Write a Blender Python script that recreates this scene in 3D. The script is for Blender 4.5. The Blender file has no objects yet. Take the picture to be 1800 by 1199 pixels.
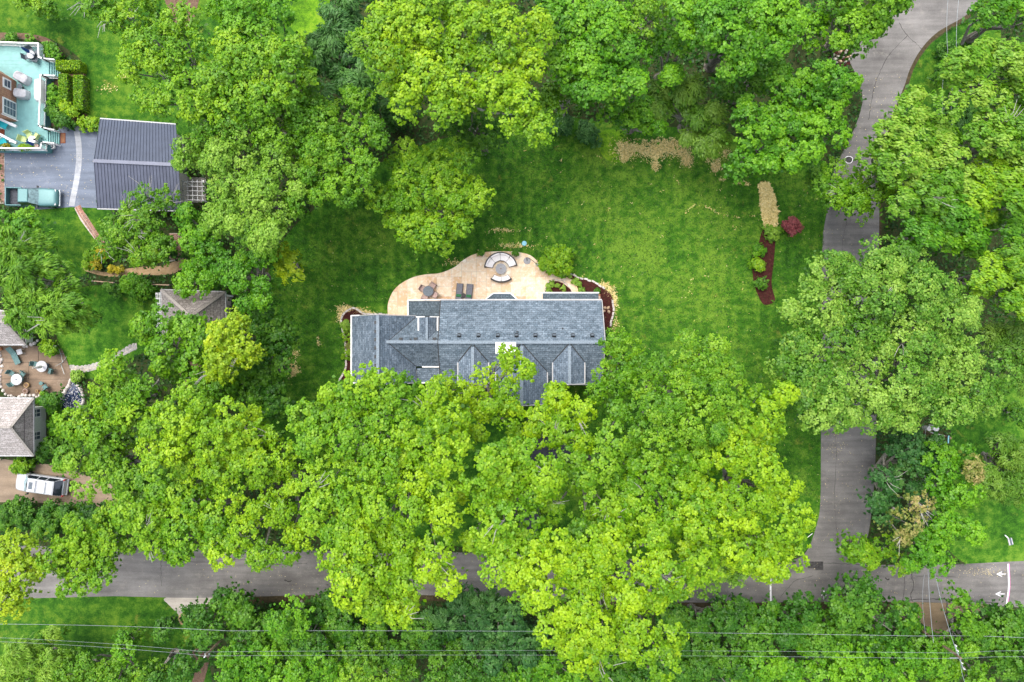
import bpy, math, random
import numpy as np
from math import radians, sin, cos, pi

# ------------------------------------------------------------------ camera, sky, sun, exposure
sc = bpy.context.scene
CAM_Z = 72.0          # drone height; 24 mm lens looking straight down
S = 0.06              # metres per photo pixel on the ground
cam_d = bpy.data.cameras.new("camera")
cam_d.sensor_width = 36
cam_d.lens = 24
cam_d.clip_end = 3000
cam = bpy.data.objects.new("camera", cam_d)
sc.collection.objects.link(cam)
cam.location = (0, 0, CAM_Z)
sc.camera = cam
SUN_EL, SUN_AZ = 66, -38     # soft light from the upper left of the picture (azimuth from +Y, clockwise)
world = bpy.data.worlds.new("World")
sc.world = world
world.use_nodes = True
wn = world.node_tree.nodes
sky = wn.new("ShaderNodeTexSky")
sky.sky_type = 'NISHITA'
sky.sun_disc = False
sky.sun_elevation = radians(SUN_EL)
sky.sun_rotation = radians(SUN_AZ)
sky.air_density = 1.0
sky.dust_density = 3.0
hsv = wn.new("ShaderNodeHueSaturation")      # bright overcast: the same sky with most of its blue washed out
hsv.inputs["Saturation"].default_value = 0.5
world.node_tree.links.new(sky.outputs[0], hsv.inputs["Color"])
world.node_tree.links.new(hsv.outputs[0], wn["Background"].inputs[0])
wn["Background"].inputs[1].default_value = 0.15
sun_d = bpy.data.lights.new("sun", 'SUN')
sun_d.energy = 0.9
sun_d.angle = radians(45)
sun_d.color = (1.0, 0.95, 0.86)
sun = bpy.data.objects.new("sun", sun_d)
sc.collection.objects.link(sun)
sun.rotation_euler = (radians(90 - SUN_EL), 0, radians(180 - SUN_AZ))
sc.view_settings.view_transform = 'Standard'
sc.view_settings.look = 'None'
sc.view_settings.exposure = 1.55
sc.view_settings.gamma = 1.0
sc.view_settings.use_curve_mapping = False

random.seed(4)
RNG = np.random.default_rng(11)
C = sc.collection


def X(px, z=0.0): return (px - 900) * S * (CAM_Z - z) / CAM_Z
def Y(py, z=0.0): return (599.5 - py) * S * (CAM_Z - z) / CAM_Z
def P(px, py, z=0.0): return (X(px, z), Y(py, z), z)


# ------------------------------------------------------------------ materials
MATS = {}


def nodemat(name):
    m = bpy.data.materials.new(name)
    m.use_nodes = True
    nt = m.node_tree
    nt.nodes.clear()
    out = nt.nodes.new("ShaderNodeOutputMaterial")
    bs = nt.nodes.new("ShaderNodeBsdfPrincipled")
    nt.links.new(bs.outputs[0], out.inputs[0])
    MATS[name] = m
    return m, nt, bs, out


def N(nt, kind, **kw):
    n = nt.nodes.new("ShaderNode" + kind)
    for k, v in kw.items():
        if k.startswith("i_"):
            key = k[2:]
            key = int(key) if key.isdigit() else key.replace("_", " ")
            n.inputs[key].default_value = v
        else:
            setattr(n, k, v)
    return n


def ramp(nt, fac, stops):
    r = nt.nodes.new("ShaderNodeValToRGB")
    e = r.color_ramp.elements
    while len(e) < len(stops):
        e.new(0.5)
    for q, (p, c) in zip(e, stops):
        q.position = p
        q.color = (c[0], c[1], c[2], 1)
    nt.links.new(fac, r.inputs[0])
    return r.outputs[0]


def mixc(nt, fac, a, b, blend='MIX'):
    m = nt.nodes.new("ShaderNodeMix")
    m.data_type = 'RGBA'
    m.blend_type = blend
    for sock, val in ((m.inputs[0], fac), (m.inputs[6], a), (m.inputs[7], b)):
        if hasattr(val, "links"):
            nt.links.new(val, sock)
        elif isinstance(val, (int, float)):
            sock.default_value = val
        else:
            sock.default_value = (*val, 1)
    return m.outputs[2]


def coords(nt, scale=(1, 1, 1), rot=(0, 0, 0)):
    g = N(nt, "NewGeometry")
    mp = N(nt, "Mapping")
    mp.inputs["Scale"].default_value = scale
    mp.inputs["Rotation"].default_value = rot
    nt.links.new(g.outputs["Position"], mp.inputs[0])
    return mp.outputs[0]


def noise(nt, vec, scale, detail=4, rough=0.6):
    n = N(nt, "TexNoise")
    n.inputs["Scale"].default_value = scale
    n.inputs["Detail"].default_value = detail
    n.inputs["Roughness"].default_value = rough
    nt.links.new(vec, n.inputs["Vector"])
    return n.outputs["Fac"]


def bump(nt, bs, h, strength=0.4, dist=0.03):
    b = N(nt, "Bump")
    b.inputs["Strength"].default_value = strength
    b.inputs["Distance"].default_value = dist
    nt.links.new(h, b.inputs["Height"])
    nt.links.new(b.outputs[0], bs.inputs["Normal"])


def plain(name, col, rough=0.6, metal=0.0, var=0.12, scale=6.0, spec=0.4, obj_var=0.0):
    m, nt, bs, out = nodemat(name)
    v = coords(nt)
    f = noise(nt, v, scale)
    lo = tuple(c * (1 - var * 2) for c in col)
    hi = tuple(min(1, c * (1 + var)) for c in col)
    c = ramp(nt, f, [(0.3, lo), (0.7, hi)])
    if obj_var:
        oi = N(nt, "ObjectInfo")
        c = mixc(nt, obj_var, c, ramp(nt, oi.outputs["Random"], [(0, tuple(x * 0.35 for x in col)), (0.5, col), (1, tuple(min(1, x * 1.6) for x in col))]))
    nt.links.new(c, bs.inputs["Base Color"])
    bs.inputs["Roughness"].default_value = rough
    bs.inputs["Metallic"].default_value = metal
    bs.inputs["Specular IOR Level"].default_value = spec
    return m


def mat_lawn(name, dark, mid, light, stripe=(0, 0), zone=0.0):
    m, nt, bs, out = nodemat(name)
    v = coords(nt)
    a = noise(nt, v, 0.16, 5, 0.65)
    b = noise(nt, v, 1.3, 5, 0.75)
    c = noise(nt, v, 9.0, 3, 0.8)
    s1 = N(nt, "TexWave", wave_type='BANDS', bands_direction='X')
    s1.inputs["Scale"].default_value = 0.26
    s1.inputs["Distortion"].default_value = 0.8
    s1.inputs["Detail"].default_value = 2
    nt.links.new(v, s1.inputs[0])
    s2 = N(nt, "TexWave", wave_type='BANDS', bands_direction='Y')
    s2.inputs["Scale"].default_value = 0.24
    s2.inputs["Distortion"].default_value = 1.0
    s2.inputs["Detail"].default_value = 2
    nt.links.new(v, s2.inputs[0])

    def mul(x, k, y=None):
        q = N(nt, "Math", operation='MULTIPLY_ADD')
        nt.links.new(x, q.inputs[0])
        q.inputs[1].default_value = k
        if y is None:
            q.inputs[2].default_value = 0
        else:
            nt.links.new(y, q.inputs[2])
        return q.outputs[0]
    t = mul(a, 0.55)
    t = mul(b, 0.62, t)
    t = mul(c, 0.34, t)
    t = mul(s1.outputs[1], stripe[0], t)
    t = mul(s2.outputs[1], stripe[1], t)
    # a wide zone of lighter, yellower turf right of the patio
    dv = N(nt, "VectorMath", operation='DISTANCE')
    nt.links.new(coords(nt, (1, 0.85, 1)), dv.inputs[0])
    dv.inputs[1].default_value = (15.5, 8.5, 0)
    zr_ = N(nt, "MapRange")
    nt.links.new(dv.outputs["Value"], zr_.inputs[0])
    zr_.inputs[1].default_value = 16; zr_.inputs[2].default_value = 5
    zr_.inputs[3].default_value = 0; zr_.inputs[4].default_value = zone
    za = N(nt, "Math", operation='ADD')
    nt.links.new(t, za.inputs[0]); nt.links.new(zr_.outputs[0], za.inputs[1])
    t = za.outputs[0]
    col = ramp(nt, t, [(0.655, dark), (0.775, mid), (0.90, light)])
    # dry, yellowish blotches
    d = noise(nt, coords(nt, (1, 1, 1), (0, 0, 0.7)), 0.55, 6, 0.7)
    fd = ramp(nt, d, [(0.60, (0, 0, 0)), (0.78, (1, 1, 1))])
    col = mixc(nt, fd, col, tuple(0.5 * p + 0.5 * q for p, q in zip(light, (0.30, 0.24, 0.05))))
    nt.links.new(col, bs.inputs["Base Color"])
    bs.inputs["Roughness"].default_value = 0.9
    bs.inputs["Specular IOR Level"].default_value = 0.1
    bump(nt, bs, c, 0.7, 0.08)
    return m


def mat_asphalt(name, base, var=0.25, blotch=(0.2, 0.17, 0.13), blotch_amt=0.4):
    m, nt, bs, out = nodemat(name)
    v = coords(nt)
    a = noise(nt, v, 0.22, 6, 0.62)
    b = noise(nt, v, 14, 3, 0.8)
    st = noise(nt, coords(nt, (0.15, 1.6, 1)), 1.0, 5, 0.6)
    c0 = ramp(nt, a, [(0.3, tuple(x * (1 - var) for x in base)), (0.7, tuple(x * (1 + var) for x in base))])
    c1 = mixc(nt, 0.35, c0, ramp(nt, b, [(0.3, (0.25, 0.25, 0.25)), (0.72, (0.85, 0.85, 0.85))]), 'OVERLAY')
    c1 = mixc(nt, 0.42, c1, ramp(nt, st, [(0.35, (0.28, 0.28, 0.28)), (0.65, (0.72, 0.72, 0.72))]), 'OVERLAY')
    d = noise(nt, v, 0.8, 6, 0.75)
    f = ramp(nt, d, [(0.55, (0, 0, 0)), (0.75, (blotch_amt,) * 3)])
    c2 = mixc(nt, f, c1, blotch)
    nt.links.new(c2, bs.inputs["Base Color"])
    bs.inputs["Roughness"].default_value = 0.88
    bs.inputs["Specular IOR Level"].default_value = 0.25
    bump(nt, bs, b, 0.3, 0.02)
    return m


def mat_soil(name, cols, scale=3.0, rough=0.95, b=0.6):
    m, nt, bs, out = nodemat(name)
    v = coords(nt)
    a = noise(nt, v, scale, 6, 0.75)
    f = noise(nt, v, scale * 6, 3, 0.8)
    q = N(nt, "Math", operation='MULTIPLY_ADD')
    nt.links.new(a, q.inputs[0]); q.inputs[1].default_value = 0.65
    q2 = N(nt, "Math", operation='MULTIPLY'); nt.links.new(f, q2.inputs[0]); q2.inputs[1].default_value = 0.4
    nt.links.new(q2.outputs[0], q.inputs[2])
    n = len(cols)
    c = ramp(nt, q.outputs[0], [(0.32 + 0.36 * i / max(1, n - 1), cols[i]) for i in range(n)])
    nt.links.new(c, bs.inputs["Base Color"])
    bs.inputs["Roughness"].default_value = rough
    bs.inputs["Specular IOR Level"].default_value = 0.15
    bump(nt, bs, f, b, 0.04)
    return m


def mat_shingle(name, cols, axis, stain=None, course=0.15, tab=0.32, moss=0.0):
    # overlapping tabs: courses run along X for slopes facing Y, along Y for slopes facing X
    m, nt, bs, out = nodemat(name)
    v = coords(nt, (1, 1, 1), (0, 0, 0 if axis == 'x' else pi / 2))
    br = N(nt, "TexBrick")
    br.offset = 0.5
    br.inputs["Scale"].default_value = 1.0
    br.inputs["Brick Width"].default_value = tab
    br.inputs["Row Height"].default_value = course
    br.inputs["Mortar Size"].default_value = 0.012
    br.inputs["Mortar Smooth"].default_value = 0.3
    br.inputs["Bias"].default_value = -0.1
    br.inputs["Color1"].default_value = (*cols[0], 1)
    br.inputs["Color2"].default_value = (*cols[1], 1)
    br.inputs["Mortar"].default_value = (*cols[2], 1)
    nt.links.new(v, br.inputs[0])
    a = noise(nt, coords(nt), 7.0, 3, 0.85)
    c = mixc(nt, 0.75, br.outputs[0], ramp(nt, a, [(0.3, (0.1,) * 3), (0.7, (0.9,) * 3)]), 'OVERLAY')
    big = noise(nt, coords(nt), 0.35, 5, 0.6)
    c = mixc(nt, 0.35, c, ramp(nt, big, [(0.3, (0.35,) * 3), (0.7, (0.65,) * 3)]), 'OVERLAY')
    if stain:
        sn = noise(nt, coords(nt), 0.5, 5, 0.65)
        c = mixc(nt, ramp(nt, sn, [(0.48, (0, 0, 0)), (0.68, (0.8,) * 3)]), c, stain)
    nt.links.new(c, bs.inputs["Base Color"])
    bs.inputs["Roughness"].default_value = 0.9
    bs.inputs["Specular IOR Level"].default_value = 0.25
    bump(nt, bs, br.outputs[1], -0.5, 0.02)
    return m


def mat_foliage(name, lo, mid, hi, trans=0.3, rough=0.45):
    m, nt, bs, out = nodemat(name)
    at = N(nt, "Attribute", attribute_name="tone")
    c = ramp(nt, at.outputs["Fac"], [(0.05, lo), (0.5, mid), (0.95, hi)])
    nt.links.new(c, bs.inputs["Base Color"])
    bs.inputs["Roughness"].default_value = rough
    bs.inputs["Specular IOR Level"].default_value = 0.35
    tr = N(nt, "BsdfTranslucent")
    nt.links.new(c, tr.inputs[0])
    mx = N(nt, "MixShader")
    mx.inputs[0].default_value = trans
    nt.links.new(bs.outputs[0], mx.inputs[1])
    nt.links.new(tr.outputs[0], mx.inputs[2])
    nt.links.new(mx.outputs[0], out.inputs[0])
    return m


FOL = {
    'lime': ((0.052, 0.165, 0.003), (0.165, 0.34, 0.004), (0.34, 0.51, 0.008)),
    'lime2': ((0.042, 0.145, 0.003), (0.118, 0.29, 0.004), (0.27, 0.45, 0.010)),
    'oakg': ((0.036, 0.125, 0.004), (0.10, 0.26, 0.006), (0.24, 0.42, 0.016)),
    'bright': ((0.026, 0.12, 0.003), (0.078, 0.25, 0.004), (0.19, 0.41, 0.010)),
    'maple': ((0.024, 0.105, 0.004), (0.07, 0.225, 0.006), (0.17, 0.37, 0.014)),
    'mid': ((0.015, 0.080, 0.004), (0.046, 0.165, 0.006), (0.13, 0.30, 0.014)),
    'pale': ((0.055, 0.155, 0.008), (0.145, 0.31, 0.015), (0.30, 0.48, 0.05)),
    'elm': ((0.028, 0.105, 0.006), (0.092, 0.24, 0.011), (0.29, 0.46, 0.06)),
    'fine': ((0.034, 0.125, 0.003), (0.095, 0.26, 0.005), (0.22, 0.42, 0.014)),
    'willow': ((0.04, 0.12, 0.008), (0.10, 0.24, 0.014), (0.21, 0.36, 0.04)),
    'spiky': ((0.035, 0.12, 0.004), (0.095, 0.25, 0.007), (0.23, 0.42, 0.025)),
    'dark': ((0.009, 0.048, 0.005), (0.026, 0.105, 0.008), (0.07, 0.20, 0.018)),
    'blue': ((0.013, 0.065, 0.012), (0.040, 0.145, 0.024), (0.12, 0.28, 0.055)),
    'wind': ((0.04, 0.145, 0.004), (0.12, 0.295, 0.006), (0.30, 0.46, 0.045)),
    'yellow': ((0.11, 0.23, 0.004), (0.25, 0.40, 0.006), (0.44, 0.54, 0.012)),
    'golden': ((0.22, 0.24, 0.01), (0.42, 0.36, 0.01), (0.58, 0.48, 0.02)),
    'tan': ((0.07, 0.13, 0.012), (0.19, 0.23, 0.035), (0.44, 0.34, 0.13)),
    'red': ((0.13, 0.025, 0.03), (0.30, 0.07, 0.075), (0.42, 0.14, 0.13)),
    'hosta': ((0.08, 0.20, 0.02), (0.20, 0.38, 0.03), (0.34, 0.50, 0.07)),
    'straw': ((0.46, 0.35, 0.10), (0.74, 0.58, 0.22), (0.85, 0.72, 0.38)),
    'grass': ((0.018, 0.072, 0.006), (0.046, 0.142, 0.009), (0.14, 0.25, 0.022)),
}
for k_, (a_, b_, c_) in FOL.items():
    mat_foliage("foliage_" + k_, a_, b_, c_, 0.12 if k_ == 'straw' else 0.36)

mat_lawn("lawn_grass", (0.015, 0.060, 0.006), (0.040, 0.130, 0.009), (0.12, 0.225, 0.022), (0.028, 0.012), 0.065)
mat_lawn("lawn_dark", (0.012, 0.052, 0.005), (0.032, 0.105, 0.008), (0.095, 0.18, 0.015), (0.03, 0.03))
mat_lawn("lawn_bright", (0.045, 0.12, 0.008), (0.10, 0.23, 0.01), (0.20, 0.32, 0.02), (0.02, 0.0))
mat_soil("woodland_floor", [(0.010, 0.022, 0.006), (0.018, 0.045, 0.010), (0.045, 0.05, 0.018), (0.03, 0.075, 0.015)], 0.8)
mat_asphalt("road_asphalt", (0.150, 0.141, 0.132), 0.34, (0.25, 0.23, 0.20), 0.75)
mat_asphalt("drive_asphalt", (0.125, 0.145, 0.185), 0.12, (0.30, 0.32, 0.36), 0.5)
mat_asphalt("gravel_drive", (0.22, 0.165, 0.115), 0.25, (0.33, 0.27, 0.2), 0.6)
mat_asphalt("aggregate_patio", (0.165, 0.118, 0.082), 0.4, (0.34, 0.27, 0.20), 0.8)
mat_asphalt("pale_gravel", (0.32, 0.29, 0.25), 0.25, (0.45, 0.40, 0.33), 0.5)
mat_asphalt("brown_slab", (0.20, 0.145, 0.085), 0.25, (0.12, 0.08, 0.04), 0.5)
mat_asphalt("grey_concrete", (0.30, 0.31, 0.33), 0.3, (0.16, 0.17, 0.20), 0.8)
mat_soil("verge_soil", [(0.02, 0.02, 0.01), (0.05, 0.04, 0.02), (0.10, 0.075, 0.04)], 3)
mat_soil("straw_ground", [(0.05, 0.12, 0.012), (0.22, 0.24, 0.06), (0.66, 0.52, 0.22), (0.82, 0.68, 0.36)], 4)
mat_asphalt("dark_court", (0.04, 0.042, 0.05), 0.2, (0.07, 0.065, 0.06), 0.3)
mat_soil("mulch", [(0.018, 0.006, 0.005), (0.045, 0.013, 0.011), (0.085, 0.026, 0.022)], 4)
mat_soil("mulch_brown", [(0.05, 0.03, 0.02), (0.12, 0.075, 0.05), (0.2, 0.13, 0.09)], 4)
mat_soil("path_dirt", [(0.18, 0.11, 0.05), (0.36, 0.24, 0.13), (0.46, 0.34, 0.2)], 3)
mat_shingle("slate_shingle_x", ((0.092, 0.124, 0.155), (0.175, 0.218, 0.262), (0.04, 0.052, 0.065)), 'x', course=0.2, tab=0.42)
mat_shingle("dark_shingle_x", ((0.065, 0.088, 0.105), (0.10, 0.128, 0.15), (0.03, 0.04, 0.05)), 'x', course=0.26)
mat_shingle("slate_shingle_y", ((0.092, 0.124, 0.160), (0.170, 0.212, 0.262), (0.04, 0.052, 0.068)), 'y', course=0.2, tab=0.42)
mat_shingle("tan_shingle_x", ((0.30, 0.27, 0.25), (0.42, 0.38, 0.36), (0.16, 0.14, 0.13)), 'x', course=0.22, tab=0.4)
mat_shingle("tan_shingle_y", ((0.30, 0.26, 0.25), (0.44, 0.38, 0.36), (0.16, 0.13, 0.13)), 'y', course=0.22, tab=0.4)
mat_shingle("old_shingle_x", ((0.20, 0.18, 0.165), (0.30, 0.27, 0.25), (0.08, 0.07, 0.06)), 'x', (0.05, 0.042, 0.03), 0.24, 0.4)
mat_shingle("old_shingle_y", ((0.20, 0.18, 0.165), (0.30, 0.27, 0.25), (0.08, 0.07, 0.06)), 'y', (0.05, 0.042, 0.03), 0.24, 0.4)
plain("ridge_shingle", (0.20, 0.245, 0.29), 0.85, var=0.2, scale=9)
plain("old_ridge", (0.30, 0.27, 0.24), 0.85, var=0.2, scale=9)
plain("white_paint", (0.80, 0.79, 0.77), 0.45, var=0.05)
plain("grey_white", (0.42, 0.42, 0.42), 0.6, var=0.1)
plain("metal_roof_shaded", (0.048, 0.060, 0.090), 0.42, 0.25, var=0.08, scale=1.2)  # darker copy for the north slope, its shade put into the colour
plain("metal_roof_lit", (0.095, 0.105, 0.145), 0.42, 0.25, var=0.08, scale=1.2)  # same metal, lighter copy: light on the south slope painted in
plain("turquoise_deck", (0.21, 0.43, 0.41), 0.6, var=0.07, scale=2)
plain("turquoise_dark", (0.10, 0.26, 0.27), 0.6, var=0.08, scale=2)
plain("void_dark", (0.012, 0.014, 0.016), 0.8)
plain("black_metal", (0.02, 0.022, 0.025), 0.4, 0.3)
plain("dark_wicker", (0.06, 0.055, 0.055), 0.7, var=0.25, scale=20)
plain("grey_cushion", (0.17, 0.17, 0.19), 0.9)
plain("slate_table", (0.10, 0.125, 0.15), 0.5, var=0.2, scale=8)
plain("grey_table", (0.29, 0.29, 0.30), 0.55, var=0.12, scale=10)
plain("cream_cushion", (0.80, 0.76, 0.74), 0.9, var=0.06, scale=3)
plain("cover_fabric", (0.47, 0.465, 0.48), 0.9, var=0.12, scale=3)
plain("green_fabric", (0.03, 0.16, 0.06), 0.8)
plain("blue_fabric", (0.01, 0.055, 0.26), 0.8, var=0.2)
plain("teal_fabric", (0.02, 0.42, 0.46), 0.8, var=0.1)
plain("patina_teal", (0.10, 0.19, 0.185), 0.7, var=0.2, scale=8)
plain("lime_fabric", (0.50, 0.60, 0.25), 0.8, var=0.1)
plain("pale_blue_plastic", (0.22, 0.52, 0.62), 0.5)
plain("terracotta", (0.45, 0.17, 0.07), 0.8)
plain("sand_pot", (0.50, 0.33, 0.14), 0.8)
plain("pink_pot", (0.45, 0.32, 0.28), 0.8)
plain("rust_mat", (0.20, 0.05, 0.02), 0.95, var=0.25, scale=10)
plain("yellow_flower", (0.75, 0.50, 0.01), 0.7)
plain("sage_siding", (0.68, 0.72, 0.62), 0.7, var=0.06)
plain("cream_wall", (0.52, 0.48, 0.42), 0.8, var=0.1)
plain("bark", (0.17, 0.15, 0.125), 0.9, var=0.35, scale=5)
plain("limb_bark", (0.27, 0.25, 0.215), 0.9, var=0.3, scale=5)
plain("pale_bark", (0.36, 0.34, 0.31), 0.85, var=0.2, scale=5)
plain("pole_wood", (0.20, 0.145, 0.09), 0.85, var=0.3, scale=5)
plain("wire_metal", (0.30, 0.33, 0.34), 0.4, 0.4)
plain("stone_edging", (0.52, 0.47, 0.43), 0.85, var=0.15, scale=7, obj_var=0.25)
plain("boulder", (0.26, 0.25, 0.20), 0.9, var=0.25, scale=5, obj_var=0.5)
plain("boulder_tan", (0.42, 0.29, 0.19), 0.9, var=0.2, scale=5, obj_var=0.3)
plain("brick_paver", (0.33, 0.17, 0.12), 0.9, var=0.3, scale=5, obj_var=0.45)
plain("mortar_sand", (0.46, 0.40, 0.34), 0.95, var=0.2, scale=5)
plain("flagstone", (0.33, 0.31, 0.28), 0.9, var=0.2, scale=4, obj_var=0.4)
plain("paint_white", (0.78, 0.77, 0.78), 0.7, var=0.12, scale=12)
plain("paint_pink", (0.75, 0.20, 0.45), 0.7, var=0.12, scale=12)
plain("crack_tar", (0.035, 0.032, 0.03), 0.8)
plain("patch_asphalt", (0.055, 0.052, 0.05), 0.85, var=0.35, scale=4)
plain("pond_water", (0.035, 0.05, 0.10), 0.12, var=0.5, scale=6, spec=0.8)
plain("truck_teal", (0.075, 0.185, 0.19), 0.42, 0.2, var=0.04, spec=0.6)
plain("truck_teal_dark", (0.025, 0.07, 0.075), 0.3, 0.2, var=0.04, spec=0.6)
plain("suv_white", (0.44, 0.45, 0.475), 0.25, 0.0, var=0.02, spec=0.6)
plain("car_glass", (0.015, 0.02, 0.03), 0.08, 0.0, var=0.1, spec=0.9)
plain("windscreen", (0.17, 0.27, 0.28), 0.08, 0.0, var=0.25, scale=4, spec=0.9)
plain("bed_liner", (0.05, 0.055, 0.07), 0.7, var=0.2)
plain("rubber", (0.02, 0.02, 0.02), 0.9)
plain("chrome", (0.55, 0.57, 0.58), 0.25, 0.9)
plain("lamp_glass", (0.30, 0.32, 0.34), 0.15, spec=0.8)
plain("red_lamp", (0.35, 0.02, 0.02), 0.2)
plain("window_glass", (0.10, 0.13, 0.17), 0.1, spec=0.9, var=0.3, scale=2)
plain("rust_brown", (0.22, 0.10, 0.05), 0.8)


def mat_tile():
    m, nt, bs, out = nodemat("travertine")
    oi = N(nt, "ObjectInfo")
    c = ramp(nt, oi.outputs["Random"], [(0, (0.66, 0.49, 0.31)), (0.18, (0.78, 0.66, 0.48)), (0.34, (0.52, 0.32, 0.16)), (0.5, (0.80, 0.69, 0.52)), (0.75, (0.66, 0.48, 0.30)), (1, (0.80, 0.70, 0.54))])
    f = noise(nt, coords(nt), 1.6, 6, 0.75)
    c = mixc(nt, ramp(nt, f, [(0.45, (0, 0, 0)), (0.66, (0.75,) * 3)]), c, (0.66, 0.40, 0.20))
    f2 = noise(nt, coords(nt), 2.6, 6, 0.8)
    c = mixc(nt, ramp(nt, f2, [(0.50, (0, 0, 0)), (0.66, (0.6,) * 3)]), c, (0.90, 0.86, 0.80))
    nt.links.new(c, bs.inputs["Base Color"])
    bs.inputs["Roughness"].default_value = 0.8
    bump(nt, bs, f2, 0.2, 0.02)
    return m


mat_tile()


def mat_brickwall():
    m, nt, bs, out = nodemat("brick_wall")
    v = coords(nt, (1, 1, 1), (0, pi / 2, 0))
    br = N(nt, "TexBrick")
    br.inputs["Scale"].default_value = 1
    br.inputs["Brick Width"].default_value = 0.1
    br.inputs["Row Height"].default_value = 0.24
    br.inputs["Mortar Size"].default_value = 0.008
    br.inputs["Color1"].default_value = (0.30, 0.12, 0.06, 1)
    br.inputs["Color2"].default_value = (0.40, 0.19, 0.10, 1)
    br.inputs["Mortar"].default_value = (0.42, 0.33, 0.26, 1)
    nt.links.new(v, br.inputs[0])
    f = noise(nt, coords(nt), 3, 4, 0.7)
    c = mixc(nt, 0.4, br.outputs[0], ramp(nt, f, [(0.3, (0.3,) * 3), (0.7, (0.7,) * 3)]), 'OVERLAY')
    nt.links.new(c, bs.inputs["Base Color"])
    bs.inputs["Roughness"].default_value = 0.9


mat_brickwall()


# ------------------------------------------------------------------ mesh helpers
ORG = {}


def root_org(o):
    while o is not None and o.parent is not None:
        o = o.parent
    return tuple(o.location) if o is not None else (0, 0, 0)


def link(name, me, mat, parent=None, loc=None, label=None, cat=None, group=None, kind=None):
    o = bpy.data.objects.new(name, me)
    C.objects.link(o)
    if mat:
        me.materials.append(MATS[mat] if isinstance(mat, str) else mat)
    if parent is not None:
        o.parent = parent
    elif loc:
        o.location = loc
    tag(o, label, cat, group, kind)
    return o


def tag(o, label=None, cat=None, group=None, kind=None):
    if label: o["label"] = label
    if cat: o["category"] = cat
    if group: o["group"] = group
    if kind: o["kind"] = kind
    return o


def thing(name, label, cat, loc, group=None, rz=0):
    o = bpy.data.objects.new(name, None)
    o.empty_display_size = 0.3
    C.objects.link(o)
    o.location = loc
    o.rotation_euler = (0, 0, rz)
    return tag(o, label, cat, group)


def copy_tree(root, loc, rz=0.0, label=None, scale=None):
    r = root.copy()
    C.objects.link(r)
    r.location = loc
    r.rotation_euler = (0, 0, rz)
    if scale: r.scale = (scale,) * 3
    if label: r["label"] = label
    for ch in list(root.children):
        c = ch.copy()
        C.objects.link(c)
        c.parent = r
        for g in list(ch.children):
            d = g.copy()
            C.objects.link(d)
            d.parent = c
    return r


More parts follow.
